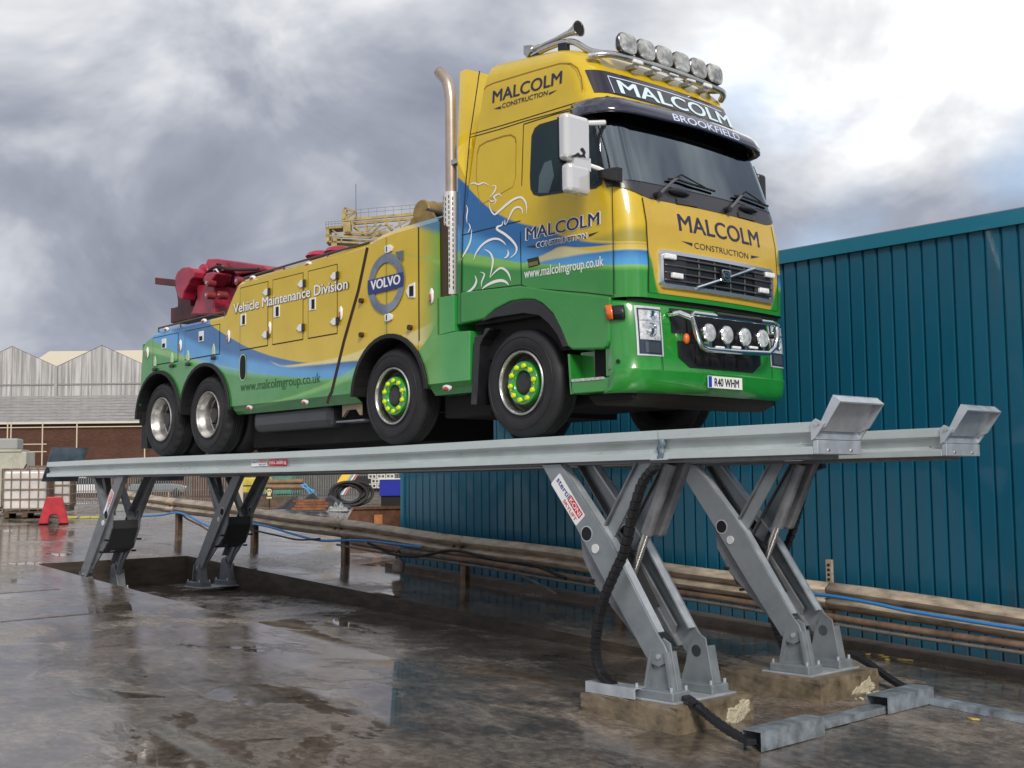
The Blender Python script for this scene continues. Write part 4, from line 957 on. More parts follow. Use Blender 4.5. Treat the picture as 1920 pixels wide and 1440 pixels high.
MB().box(1.61, 1.622, 1.157, 1.243, 3.967, 3.995).build('badge_bar', chrome, bd)
for u, v in ((1258, 481), (1271, 517), (1444, 516), (1433, 545)):
    q = CFp(u, v, .05); m_ = MB().box(q.x-.03, q.x+.012, q.y-.075, q.y+.075, q.z-.026, q.z+.026).build('marker_lamp', mat('marker_white', (.85, .86, .88), .15, coat=1., var=.2, vscale=40), grille, bevel=.012)
# lettering on the bonnet
def word_front(nm, s, bl_, br_, tl_, m, off, bold, parent=truck):
    a = CFp(*bl_); b = CFp(*br_); t = CFp(*tl_); h = t.z-a.z
    return lettering(nm, s, m, parent, lambda u, v: frontP(lerp(a.y, b.y, u), lerp(a.z, b.z, u)+v*h, off), bold)
word_front('lettering', 'MALCOLM', (1273, 432), (1423, 464), (1276, 402), navy, .009, .014)
word_front('lettering', 'CONSTRUCTION', (1301, 466), (1402, 486), (1302, 455), navy, .009, 0)
for pts in ([(1276, 452), (1297, 456), (1297, 462)], [(1407, 479), (1407, 485), (1423, 482)]):
    MB().add([frontP(q.y, q.z, .009) for q in (CFp(*p_) for p_ in pts)], [(0, 1, 2)]).build('lettering_flash', navy, truck, fixn=False)
# black scuttle panel and windscreen
smf = lambda t: t*t*(3-2*t)
def scut(s_): t = min(max((abs(s_)-.86)/.40, 0), 1); return 4.622+.10*smf(t)
patch('scuttle_panel', mat('scuttle_grey', (.030, .030, .036), .36, coat=.2), -1.30, 1.30, scut, 4.775, .010, 44, 3)
ed = lambda v: 1.305-.045*v
for sg_ in (-1, 1): patch('windscreen_seal', blackp, (lambda v: sg_*ed(v)), (lambda v: sg_*(ed(v)-.075)), 4.755, 5.56, .009, 6, 26)
patch('windscreen_seal', blackp, lambda v: -ed(v), lambda v: ed(v), 4.755, 4.80, .009, 50, 2); patch('windscreen_seal', blackp, lambda v: -ed(1), lambda v: ed(1), 5.48, 5.56, .009, 50, 2)
# cab interior behind the glass
trim = mat('cab_trim', (.06, .065, .07), .7); seatm = mat('seat_cloth', (.10, .11, .13), .8, var=.3, vscale=12)
MB().prism([(.78, 4.45), (1.36, 4.45), (1.34, 4.74), (1.20, 4.80), (.95, 4.80), (.80, 4.70)], .16, 2.24).build('dashboard', trim, truck, bevel=.03)
MB().box(-.45, -.40, .12, 2.28, 3.9, 5.7).build('cab_back_wall', mat('cab_curtain', (.16, .15, .14), .9, var=.3, vscale=6, stretch=(1, 6, .3)), truck); MB().box(-.45, 1.1, .14, 2.26, 5.60, 5.64).build('headlining', trim, truck); MB().box(-.45, 1.2, .14, 2.26, 3.74, 3.80).build('cab_inner_floor', trim, truck)
for y in (.62, 1.78):
    st_ = MB().prism([(.12, 4.25), (.28, 4.25), (.22, 4.75), (.10, 5.02), (-.02, 5.02), (.02, 4.7)], y-.26, y+.26).build('driver_seat', seatm, truck, bevel=.05, seg=3); MB().box(.0, .10, y-.14, y+.14, 5.03, 5.26).build('headrest', seatm, st_, bevel=.03); MB().box(.10, .62, y-.27, y+.27, 4.10, 4.27).build('seat_cushion', seatm, st_, bevel=.05, seg=3)
c_ = Vector((.80, .62, 4.84)); ax_ = Vector((-.5, 0, .85)).normalized(); e1 = Vector((0, 1, 0)); e2 = ax_.cross(e1)
sw_ = MB().tube([c_+(e1*math.cos(t)+e2*math.sin(t))*.23 for t in [i*math.pi/14 for i in range(28)]], .018, 8, closed=True).build('steering_wheel', black, truck); MB().cyl(c_-ax_*.03, c_+ax_*.02, .07, 12).build('wheel_boss', trim, sw_); MB().tube([c_-e1*.22, c_, c_+e1*.22], .014, 6).build('wheel_spoke', trim, sw_)
for y in (.55, 1.75): MB().box(1.04, 1.06, y-.32, y+.32, 5.28, 5.46).build('inner_sun_blind', trim, truck, bevel=.01)
MB().box(1.02, 1.16, 1.0, 1.5, 4.805, 4.86).build('dash_paper', mat('paper', (.7, .7, .66), .8), truck, bevel=.004)
def wtop(s_): return 5.53
patch('windscreen', wsglass, lambda v: -ed(v)+.035, lambda v: ed(v)-.035, 4.785, 5.54, .013, 50, 26)
for pts in (zm([(240, 860), (320, 780), (420, 690), (505, 628)], 1200, 240, 6.857), zm([(1140, 1050), (1210, 980), (1320, 850)], 1200, 240, 6.857)):
    P = [CFp(u, v, .05) for u, v in pts]
    MB().cyl(P[0]-Vector((.05, 0, 0)), P[0]+Vector((.02, 0, 0)), .03, 10).build('wiper_pivot', blackp, truck)
    MB().tube(P, .014, 6).build('wiper_arm', mat('wiper_grey', (.10, .10, .11), .4), truck)
for pts in (zm([(365, 655), (500, 668), (700, 735), (960, 812)], 1200, 240, 6.857), zm([(1220, 872), (1330, 885), (1480, 940), (1645, 1005)], 1200, 240, 6.857)):
    P = [CFp(u, v, .04) for u, v in pts]; wb_ = MB().tube(P, .012, 6).build('wiper_blade', black, truck)
    P2 = [P[0].lerp(P[1], .5), P[1]+Vector((.03, 0, .045)), P[2]+Vector((.02, 0, .02)), P[3].lerp(P[2], .3)]; MB().tube(P2, .008, 5).build('wiper_yoke', black, wb_)
for pts in (zm([(445, 900), (690, 955), (725, 1025), (455, 980)], 1200, 240, 6.857), zm([(1240, 1080), (1450, 1140), (1460, 1205), (1250, 1150)], 1200, 240, 6.857)):
    P = [CFp(u, v, 0) for u, v in pts]; vt = MB().add([frontP(q.y, q.z, .014) for q in P], [(0, 1, 2, 3)]).build('scuttle_vent', dark, truck, fixn=False)
    for k in range(4):
        t0 = (k+.3)/4; A_ = P[0].lerp(P[3], t0); B_ = P[1].lerp(P[2], t0)
        MB().add([frontP(q.y, q.z+d, .022) for q, d in ((A_, .006), (B_, .006), (B_, -.006), (A_, -.006))], [(0, 1, 2, 3)]).build('vent_slat', gd, vt, fixn=False)
for u, v in ((1272, 361), (1402, 393)):
    q = CFp(u, v, .02); MB().ellip((q.x+.01, q.y, q.z), .04, .15, .035, 16, 8).build('grab_handle', blackp, truck)
# sun visor
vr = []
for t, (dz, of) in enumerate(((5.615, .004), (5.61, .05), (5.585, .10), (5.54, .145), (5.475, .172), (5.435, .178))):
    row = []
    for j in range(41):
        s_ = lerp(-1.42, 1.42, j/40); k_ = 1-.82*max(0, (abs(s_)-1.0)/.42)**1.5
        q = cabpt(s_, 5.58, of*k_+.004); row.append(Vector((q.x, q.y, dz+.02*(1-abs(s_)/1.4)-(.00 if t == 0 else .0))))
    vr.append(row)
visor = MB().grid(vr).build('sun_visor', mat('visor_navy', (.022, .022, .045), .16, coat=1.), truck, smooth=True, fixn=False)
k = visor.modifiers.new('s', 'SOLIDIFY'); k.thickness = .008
def visP(y, tz):
    s_ = y-YC; k_ = 1-.82*max(0, (abs(s_)-1.0)/.42)**1.5
    q = cabpt(s_, 5.58, (.172-(.027*tz))*k_+.004); return Vector((q.x+.010, y, 5.470+.070*tz+.02*(1-abs(s_)/1.4)))
lettering('visor_lettering', 'BROOKFIELD', mat('pale_blue_vinyl', (.62, .68, .90), .35), visor, lambda a, b: visP(lerp(.80, 1.86, a), -.1+b*1.05), .010)
# lit roof sign
sg = patch('roof_sign', mat('sign_black', (.016, .012, .022), .12, coat=1.), -1.10, 1.10, 5.705, 5.955, .008, 60, 8)
def sgP(s_, z, off): return cabpt(s_, z, off)
MB().grid([[sgP(lerp(-.90, 1.0, j/20), z, .011) for j in range(21)] for z in (5.715, 5.90)]).build('sign_plate', mat('sign_plate_dark', (.022, .026, .034), .25, coat=.6), sg, smooth=True, fixn=False)
lines('sign_edge', [[(-.90, 5.715), (-.90, 5.90)], [(-.9+k*.19, 5.90) for k in range(11)]], .010, fn=lambda s_, z: sgP(s_, z, .013), m=mat('pale_blue_vinyl', (.62, .68, .90)), parent=sg)
lettering('sign_lettering', 'MALCOLM', mat('sign_letters', (.66, .80, .86), .35), sg, lambda a, b: sgP(lerp(-.80, .92, a), 5.732+b*.145, .015), .016)
# ---- lettering and emblem on the side
def word_side(s, bl_, br_, tl_, m, bold, off=.004, nm='lettering', shear=0):
    a = CS(*bl_); b = CS(*br_); t = CS(*tl_); h = (t-a).length
    lettering(nm, s, m, truck, lambda u, v: sideP(lerp(a.x, b.x, u)+v*h*shear, lerp(a.z, b.z, u)+v*h, off), bold)
word_side('MALCOLM', (924, 193), (1053, 156), (927, 170), navy, .014)
word_side('CONSTRUCTION', (942, 203), (1027, 178), (943, 194), navy, .004)
outl = mat('white_outline', (.75, .76, .78), .4)
for dx, dz in ((-.006, 0), (.006, 0), (0, .006), (0, -.006)):
    pass
word_side('MALCOLM', (987, 451), (1125, 421), (990, 427), outl, .045, .0035, 'lettering_outline')
word_side('MALCOLM', (988, 450), (1124, 421), (991, 427), navy, .014, .005)
word_side('CONSTRUCTION', (1006, 465), (1101, 447), (1007, 454), outl, .05, .0035, 'lettering_outline')
word_side('CONSTRUCTION', (1007, 464), (1100, 447), (1008, 455), navy, .004, .005)
for pts in ([(926, 204), (940, 199), (940, 204)], [(1030, 174), (1046, 168), (1030, 178)], [(986, 463), (1004, 459), (1005, 464)], [(1105, 439), (1124, 434), (1105, 444)]):
    MB().add([sideP(q.x, q.z, .005) for q in (CS(*p_) for p_ in pts)], [(0, 1, 2)]).build('lettering_flash', navy, truck, fixn=False)
word_side('www.malcolmgroup.co.uk', (984, 522), (1132, 498), (985, 504), white, .014, .005)
emb = [([(245, 155), (290, 138), (345, 155), (400, 135), (465, 165)], 17), ([(480, 175), (535, 172), (530, 220), (500, 265), (465, 300)], 15), ([(600, 298), (580, 262), (545, 275), (515, 300), (540, 335), (515, 383)], 18), ([(465, 320), (490, 345), (530, 335)], 13),
    ([(465, 365), (475, 430), (522, 492), (580, 450), (660, 380), (740, 322), (820, 300), (870, 350), (885, 420), (880, 482)], 26), ([(842, 490), (830, 430), (790, 410), (740, 430), (700, 500), (660, 590)], 24), ([(660, 592), (640, 602), (640, 548)], 12),
    ([(618, 568), (605, 612), (560, 630), (556, 662), (640, 715), (720, 785), (770, 860), (758, 930), (700, 980)], 30), ([(205, 385), (220, 440), (210, 520), (215, 590)], 14), ([(230, 588), (250, 640), (222, 702)], 14), ([(268, 660), (255, 780), (220, 870), (175, 950), (142, 1005)], 22),
    ([(288, 1005), (320, 920), (390, 830), (480, 775), (560, 768), (620, 800), (652, 838)], 27), ([(670, 890), (680, 930), (660, 970), (628, 982)], 22), ([(408, 885), (470, 920), (503, 990), (498, 1080), (470, 1200)], 24), ([(470, 1205), (540, 1128), (600, 1095), (660, 1130), (690, 1180), (708, 1237)], 26),
    ([(363, 1140), (408, 1160), (400, 1200), (380, 1250), (375, 1307)], 18), ([(303, 1178), (320, 1240), (290, 1310), (230, 1360), (152, 1388)], 26), ([(383, 1332), (440, 1288), (520, 1250), (600, 1236), (655, 1255), (682, 1288)], 36)]
mb = MB()
for pts, w in emb: stroke(mb, zm(pts, 840, 320, 6), w/6*.95, lambda u, v: CS(u, v, .0055))
mb.build('rampant_emblem', white, truck, fixn=False)
# ---- door mirror
mir = MB().box(1.03, 1.15, -.46, -.14, 4.93, 5.36).build('mirror', mat('mirror_white', (.66, .66, .68), .12, .25, coat=1.), truck, bevel=.045, seg=4)
mb = MB().box(1.03, 1.15, -.43, -.14, 4.635, 4.91); mb.build('mirror_lower_housing', MATS['mirror_white'], mir, bevel=.045, seg=4)
MB().box(1.035, 1.145, -.36, -.145, 4.86, 4.98).build('mirror_bridge', MATS['mirror_white'], mir)
MB().box(1.02, 1.04, -.45, -.17, 4.91, 4.94).build('mirror_gap', blackp, mir)
MB().box(1.015, 1.032, -.44, -.17, 4.955, 5.335).build('mirror_glass', glass, mir); MB().box(1.015, 1.032, -.41, -.18, 4.655, 4.885).build('mirror_glass', glass, mir)
MB().tube([(1.09, -.18, 5.315), (1.12, -.03, 5.34), (1.13, .06, 5.36)], .026, 8).build('mirror_arm', whitep, mir)
MB().tube([(1.09, -.18, 4.94), (1.16, -.06, 4.90), (1.2, -.02, 4.87)], .022, 8).build('mirror_arm', whitep, mir)
MB().prism(S([(1120, 320), (1146, 315), (1158, 312), (1158, 340), (1146, 338), (1122, 333)], -.05), -.07, .02).build('mirror_bracket', blackp, mir, bevel=.01)
sil = zm([(430, 1310), (470, 1295), (500, 1275), (525, 1300), (545, 1285), (520, 1255), (520, 1240), (540, 1232), (555, 1250), (568, 1275), (560, 1300), (570, 1325), (545, 1318), (520, 1320), (490, 1312), (470, 1318)], 980, 20, 4.8)
qs = [onX(u, v, 1.153) for u, v in sil]
MB().add([(1.1535, q.y, q.z) for q in qs], [tuple(range(len(qs)))]).build('mirror_decal', mat('plate_black', (.008, .008, .01)), mir, fixn=False)
mr2 = MB().box(.98, 1.10, 2.47, 2.62, 4.90, 5.30).build('mirror', blackp, truck, bevel=.04, seg=3); MB().tube([(1.04, 2.5, 5.28), (1.10, 2.36, 5.33)], .025, 8).build('mirror_arm', blackp, mr2); MB().tube([(1.04, 2.5, 4.92), (1.12, 2.38, 4.86)], .025, 8).build('mirror_arm', blackp, mr2)
# ---- roof bar, lamps, horn
def smoothP(P, k=5): return smooth_path([Vector(q) for q in P], k)
LX = .985
bar = MB().tube(smoothP([(LX-.16, .18, 6.10), (LX-.04, .30, 6.115), (LX, .5, 6.125), (LX+.03, 1.2, 6.13), (LX, 1.9, 6.125), (LX-.04, 2.10, 6.115), (LX-.16, 2.22, 6.10)]), .035, 10).build('lamp_bar', steel, truck)
for y0, sd in ((.28, 1), (2.12, -1)):
    MB().tube(smoothP([(-.05, y0, 6.37), (.15, y0, 6.39), (.38, y0, 6.385), (.55, y0, 6.34), (.75, y0+.02*sd, 6.20), (LX-.03, y0+.08*sd, 6.13)]), .032, 10).build('roof_tube', steel, bar)
    for x in (.0, .40): MB().box(x-.06, x+.06, y0-.03, y0+.03, 6.28, 6.40).build('tube_foot', blackp, bar, bevel=.01)
for i in range(6):
    y = .535+i*.268; z = 6.255
    L_ = MB().lathe([(.0, -.08), (.062, -.075), (.099, -.03), (.107, .0), (.107, .02), (.100, .028)], (LX+.01, y, z), (1, 0, .06), 24, sq=(1.2, y)).build('roof_lamp', blackp if i % 2 else mat('lamp_shell', (.03, .03, .035), .2, coat=.8), bar)
    MB().lathe([(.104, .018), (.099, .034), (.070, .048), (.031, .053), (0, .054)], (LX+.01, y, z), (1, 0, .06), 24, sq=(1.2, y)).build('lamp_glass', mat('spot_lens', (.50, .50, .47), .10, .55, var=.6, vscale=9, coat=1.), L_)
    MB().box(LX-.015, LX+.025, y-.035, y+.035, 6.15, 6.19).build('lamp_mount', chrome, L_)
    MB().tube([(LX, y-.12, 6.20), (LX, y-.06, 6.15), (LX, y+.02, 6.17)], .008, 5).build('lamp_cable', black, L_)
for i in range(5):
    y = .67+i*.268; MB().box(LX+.005, LX+.05, y-.07, y+.07, 6.085, 6.125).build('marker_lamp', MATS['marker_white'], bar, bevel=.01)
    MB().box(LX-.1, LX+.02, y-.03, y+.03, 6.05, 6.09).build('bar_bracket', steel, bar)
a = Vector((-.05, .28, 6.43)); b = Vector((.62, .28, 6.46)); ax = (b-a).normalized()
hr = MB().lathe([(.0, .02), (.03, .02), (.03, .10), (.020, .12), (.022, .35), (.032, .52), (.05, .60), (.078, .655), (.082, .665), (.076, .662), (.045, .59), (.0, .56)], a, ax, 20).build('air_horn', steel, truck)
MB().lathe([(.065, .6625), (.0, .66)], a, ax, 16).build('horn_mouth', dark, hr)
MB().prism([(-.14, 6.49), (-.03, 6.47), (-.03, 6.40), (-.10, 6.36), (-.14, 6.40)], .24, .32).build('horn_base', steel, hr); MB().cyl((.34, .28, 6.38), (.34, .28, 6.47), .012, 8).build('horn_stay', blackp, hr)
# ---- bull bar with four lamps
BX = 1.70
def bxp(pts): return [Vector((BX, q.y, q.z)) for q in (onX(u, v, BX) for u, v in pts)]
lo = bxp([(1300, 588), (1380, 598), (1447, 606), (1456, 612), (1457, 635), (1452, 652), (1441, 663), (1385, 660), (1325, 655), (1316, 650), (1308, 632), (1300, 604), (1296, 592)])
bb = MB().tube(lo, .026, 10, closed=True).build('bull_bar', chrome, truck)
MB().tube([(1.50, lo[-1].y-.07, lo[-1].z+.03), (1.62, lo[-1].y-.06, lo[-1].z+.03), (BX, lo[-1].y, lo[-1].z-.02)], .028, 10).build('bar_mount', chrome, bb)
MB().tube([(1.46, lo[4].y+.10, lo[4].z+.04), (1.60, lo[4].y+.08, lo[4].z+.04), (BX, lo[4].y, lo[4].z+.02)], .028, 10).build('bar_mount', chrome, bb)
a, b = bxp([(1342, 591), (1425, 602)]); MB().tube([a, b], .031, 10).build('bar_sleeve', blackp, bb)
bgrid('lamp_backing', .70, 1.96, 3.325, 3.60, MATS['plate_black'], .02, 10)
for u, v in ((1330, 624), (1363, 628), (1397, 632), (1430, 635)):
    q = onX(u, v, BX-.01); L_ = MB().lathe([(0, -.09), (.05, -.085), (.082, -.03), (.09, .0), (.09, .012), (.082, .02)], (BX-.02, q.y, q.z), (1, 0, 0), 20).build('driving_lamp', chrome, bb)
    MB().lathe([(.086, .012), (.08, .024), (.05, .034), (0, .038)], (BX-.02, q.y, q.z), (1, 0, 0), 20).build('lamp_glass', lens, L_)
    MB().box(BX-.06, BX, q.y-.02, q.y+.02, q.z-.13, q.z-.08).build('lamp_mount', chrome, L_)
for u in (1350, 1381, 1413): q = onX(u, 652, BX); MB().box(BX-.02, BX+.015, q.y-.06, q.y+.06, q.z-.012, q.z+.014).build('bar_marker', MATS['marker_white'], bb, bevel=.01)
q = onX(1287, 635, 1.6); MB().ellip(q, .03, .035, .05, 10, 6).build('indicator', amber, bb)
# ---- exhaust stack
ex = MB().tube(smoothP([(-1.14, .10, 3.9), (-1.14, .10, 5.2), (-1.14, .10, 6.0), (-1.15, .10, 6.2), (-1.20, .10, 6.36), (-1.33, .10, 6.50)], 6), .062, 16, caps=False).build('exhaust_stack', mat('hot_chrome', (.46, .38, .31), .36, .6, var=.2, vscale=3), truck)
k = ex.modifiers.new('s', 'SOLIDIFY'); k.thickness = .006
MB().box(-1.1, -.98, .06, .14, 5.42, 5.47).build('stack_bracket', steel, ex)
MB().lathe([(.088, 4.03), (.09, 4.05), (.09, 5.11), (.088, 5.13), (.066, 5.13)], (-1.14, .10, 0), (0, 0, 1), 28).build('heat_shield', mat('shield_white', (.66, .64, .62), .3, .3), ex)
mb = MB()
for i in range(18):
    for j in range(5):
        if 6 <= i <= 11 and j in (1, 2): continue
        th = math.radians(-135+j*26); z = 4.08+i*.056+(.02 if j % 2 else 0); d = .075
        P = []
        for dth, dz in ((-.06, 0), (.06, 0), (.06, .036), (-.06, .036)): P.append((-1.14+.0915*math.cos(th+dth), .10+.0915*math.sin(th+dth), z+dz))
        mb.add(P, [(0, 1, 2, 3)])
mb.build('shield_slots', dark, ex, fixn=False, kind='stuff')
# ---- recovery body
BY = -.03
def arch(cx, r, zb=2.99, cz=3.02, n=18, sy=1.0):
    a0 = math.degrees(math.asin((zb-cz)/r)); return [(cx+r*math.cos(math.radians(180-t)), cz+r*sy*math.sin(math.radians(180-t))) for t in [lerp(a0, 180-a0, i/n) for i in range(n+1)]]
W1, W2, W3, W4 = 0., -2.0857, -6.2441, -7.6141
topl = [(-1.21, 4.82), (-1.54, 4.815), (-1.97, 4.81), (-2.30, 4.785), (-2.49, 4.735), (-2.84, 4.73), (-3.45, 4.71), (-4.16, 4.695), (-5.19, 4.68), (-5.36, 4.67), (-5.50, 4.53), (-5.67, 4.32), (-5.81, 4.255), (-6.39, 4.25), (-7.09, 4.25), (-7.75, 4.245), (-8.01, 4.18), (-8.13, 4.06)]
arch4 = [q for q in arch(W4, .70, 3.09, 3.02)]; arch3 = [q for q in arch(W3, .70, 3.09, 3.02)]; arch2 = [q for q in arch(W2, .70, 3.09, 3.0)]
mid = (W3+W4)/2
a4 = [q for q in arch4 if q[0] < mid and q[0] > -8.22]; a3 = [q for q in arch3 if q[0] > mid]
zmid = 3.02+math.sqrt(.70**2-(mid-W4)**2)
outl_ = topl+[(-8.20, 3.42), (-8.22, 3.25)]+a4+[(mid, zmid)]+a3+arch2+[(-1.36, 3.10), (-1.20, 3.10)]
# bottom fold runs between the arches
def body_side(y, sg):
    o = MB().add([(a, y, b) for a, b in outl_], [tuple(range(len(outl_)))]).build('body_side', bodym, truck, fixn=False)
    if o.data.polygons[0].normal.y*sg < 0: o.data.flip_normals()
    k = o.modifiers.new('s', 'SOLIDIFY'); k.thickness = .025; k.offset = -1
    lip = MB()
    for (a, b), (c, d) in zip(topl[:-1], topl[1:]):
        if -5.81 <= c and a <= -5.36 and False: continue
        lip.add([(a, y, b), (c, y, d), (c, y-sg*.085, d+.075), (a, y-sg*.085, b+.075)], [(0, 1, 2, 3)])
    lip.add([(topl[-1][0], y, topl[-1][1]), (-8.20, y, 3.42), (-8.25, y-sg*.1, 3.42), (-8.18, y-sg*.085, topl[-1][1]+.06)], [(0, 1, 2, 3)])
    lip.build('body_lip', bodym, truck)
    for x0, x1 in ((W3+.695, W2-.69), (W2+.69, -.72)):
        MB().prism([(y, 3.10), (y-sg*.11, 2.985), (y-sg*.13, 2.985), (y-sg*.03, 3.10)], x0, x1, 'x').build('sill', bodym, truck)
body_side(BY, -1); body_side(2.43, 1)
dk = mat('deck_dark', (.05, .05, .055), .6)
MB().box(-5.35, -1.25, .06, 2.34, 4.60, 4.64).build('deck', dk, truck); MB().box(-8.1, -5.4, .06, 2.34, 4.14, 4.18).build('deck', dk, truck)
MB().box(-8.2, -8.14, .0, 2.40, 3.46, 4.16).build('tail_panel', mat('green_tail', GRN, .4), truck)
MB().box(-1.25, -1.20, .0, 2.40, 3.1, 4.86).build('body_front', mat('body_front_dark', (.05, .03, .012), .5), truck)
MB().prism([(-1.20, 4.80), (-1.10, 4.75), (-1.10, 3.98), (-1.20, 3.98)], .0, .3).build('body_corner', mat('body_front_dark', (.05, .03, .012)), truck)
# lower boxes in front of the second wheel
MB().prism([(-1.25, 4.005), (-.955, 4.0), (-.955, 3.62), (-1.25, 3.60)], -.028, .30).build('side_locker', bodym, truck, bevel=.006)
ar = [(a, b) for a, b in arch(W2, .70, 3.09, 3.0) if a > -1.62]
MB().prism([(-1.55, 3.46)]+[(-1.55, 3.575), (-1.25, 3.60), (-.955, 3.615), (-.70, 3.60), (-.715, 3.09)]+[(a, b) for a, b in ar[::-1] if b < 3.44], -.034, .32).build('side_locker', bodym, truck, bevel=.008)
MB().prism([(-.034, 3.09), (.06, 2.98), (.30, 2.98), (.30, 3.09)], -1.38, -.715, 'x').build('locker_sill', grn, truck)
# arch lips
for c, cz, m_ in ((W4, 3.02, 0), (W3, 3.02, 0), (W2, 3.0, 0)):
    o_ = arch(c, .705, 3.05, cz); i_ = arch(c, .655, 3.05, cz)[::-1]
    o_ = [q for q in o_ if not (c in (W3, W4) and ((q[0] < mid-.02) if c == W3 else (q[0] > mid+.02)) and q[1] < zmid-.05)]
    i_ = [q for q in i_ if not (c in (W3, W4) and ((q[0] < mid-.02) if c == W3 else (q[0] > mid+.02)) and q[1] < zmid-.05)]
    MB().prism(o_+i_, BY-.03, BY+.30).build('wheel_arch', black, truck, bevel=.006)
    MB().prism(arch(c, .66, 3.0, cz), BY+.28, BY+.34).build('arch_liner', dark, truck); MB().prism(o_+i_, 2.14, 2.46).build('wheel_arch', black, truck)
lb = lambda pts, off: [(a, BY-off, b) for a, b in pts]
lines('body_seam', [S([(689, 464), (672, 545), (645, 640), (622, 735), (617, 745), (614, 757)])], .055, fn=lambda a, b: Vector((a, BY-.002, b)), m=mat('body_gap', (.030, .010, .006), .7))
lines('body_seam', [[(-1.54, 4.81), (-1.54, 3.46)]], .022, fn=lambda a, b: Vector((a, BY-.002, b)), m=mat('green_gap', (.008, .03, .012), .7))
lines('body_seam', [[(-2.115, 4.79), (-2.115, 3.71)]], .007, fn=lambda a, b: Vector((a, BY-.0085, b)))
lines('locker_seam', [[(-1.21, 4.0), (-1.21, 3.61)]], .01, fn=lambda a, b: Vector((a, BY-.006, b)))
def locker(x0, x1, z0, z1):
    g = MB().box(x0-.011, x1+.011, BY-.003, BY+.01, z0-.011, z1+.011).build('door_gap', seam, truck)
    return MB().box(x0, x1, BY-.007, BY+.01, z0, z1).build('locker_door', bodym, truck, bevel=.003)
for x0, x1 in ((-5.30, -4.63), (-4.50, -3.82), (-3.69, -3.09)): locker(x0, x1, 3.815, 4.62)
for x0, x1 in ((-7.79, -7.03), (-6.81, -5.85)): locker(x0, x1, 3.815, 4.205)
def sp(u, v, off=0): q = onY(240+u/2.909, 340+v/2.909, BY-off); return q
for u, v in ((632, 755), (815, 710), (1010, 670)):
    q = sp(u, v); h = MB().box(q.x-.07, q.x+.07, BY-.016, BY-.006, q.z-.075, q.z+.075).build('door_latch', whitep, truck, bevel=.006); MB().box(q.x-.01, q.x+.055, BY-.019, BY-.015, q.z-.06, q.z+.055).build('latch_recess', dark, h)
for u, v in ((200, 885), (403, 845)):
    q = sp(u, v); h = MB().box(q.x-.065, q.x+.065, BY-.016, BY-.006, q.z-.075, q.z+.07).build('door_latch', whitep, truck, bevel=.006); MB().box(q.x-.04, q.x+.045, BY-.019, BY-.015, q.z-.06, q.z+.0).build('latch_recess', dark, h)
def hinge(q, flip=1):
    MB().prism([(q.x-.095*flip, q.z), (q.x-.03*flip, q.z+.045), (q.x+.03*flip, q.z+.04), (q.x+.03*flip, q.z-.04), (q.x-.03*flip, q.z-.045)], BY-.022, BY-.006).build('door_hinge', whitep, truck, bevel=.006)
    MB().box(min(q.x+.03*flip, q.x+.085*flip), max(q.x+.03*flip, q.x+.085*flip), BY-.03, BY-.006, q.z-.048, q.z+.048).build('hinge_knuckle', blackp, truck, bevel=.012)
for u, v in ((762, 605), (953, 560), (1133, 517), (757, 837), (947, 800), (1133, 765)): hinge(sp(u, v))
for u, v in ((1423, 370), (1423, 743)):
    q = sp(u, v); MB().prism([(q.x-.055, q.z+.04), (q.x+.03, q.z+.045), (q.x+.09, q.z+.01), (q.x+.075, q.z-.03), (q.x+.02, q.z-.045), (q.x-.055, q.z-.04)], BY-.022, BY).build('door_hinge', whitep, truck, bevel=.006); MB().box(q.x-.025, q.x-.005, BY-.024, BY, q.z-.03, q.z+.03).build('hinge_knuckle', blackp, truck)
q = sp(1550, 597); MB().prism([(q.x-.10, q.z), (q.x-.05, q.z+.07), (q.x+.06, q.z+.085), (q.x+.06, q.z-.085), (q.x-.05, q.z-.07)], BY-.014, BY).build('door_latch', whitep, truck, bevel=.005)
MB().box(q.x-.03, q.x+.04, BY-.018, BY-.013, q.z-.06, q.z+.05).build('latch_recess', dark, truck)
for u, v in ((152, 990), (245, 970), (332, 960), (472, 925)):
    q = sp(u, v); MB().prism([(q.x-.035, q.z-.05), (q.x+.035, q.z-.05), (q.x+.035, q.z+.03), (q.x, q.z+.10), (q.x-.035, q.z+.03)], BY-.022, BY-.004).build('door_hinge', mat('hinge_green', (.4, .55, .35), .3), truck, bevel=.006); MB().box(q.x-.05, q.x+.05, BY-.04, BY-.004, q.z-.12, q.z-.07).build('hinge_knuckle', blackp, truck, bevel=.014)
for u, v in ((1280, 652), (1280, 838), (1545, 798)):
    q = sp(u, v); MB().cyl((q.x, BY-.04, q.z), (q.x, BY, q.z), .03, 12).build('rubber_buffer', mat('buffer_brown', (.05, .02, .01), .6), truck)
for u, v, z in ((110, 935, 0), (290, 895, 0), (553, 845, 0), (777, 800, 0), (1165, 720, 0), (1660, 625, 0)):
    q = sp(u, v); l_ = MB().ellip((q.x, BY-.01, q.z), .034, .018, .085, 12, 8).build('side_marker', whitep, truck); MB().ellip((q.x-.006, BY-.020, q.z-.02), .024, .016, .05, 10, 6).build('marker_lens', mat('marker_brown', (.35, .09, .02), .2, coat=1.), l_)
for u, v in ((668, 1232), (970, 1203), (1745, 1125)):
    q = onY(240+u/2.909, 340+v/2.909, BY+.04); l_ = MB().ellip((q.x, BY+.03, q.z), .075, .03, .04, 12, 8).build('side_marker', whitep, truck); MB().ellip((q.x, BY+.018, q.z-.012), .05, .025, .028, 10, 6).build('marker_lens', mat('marker_red', (.40, .05, .02), .2, coat=1.), l_)
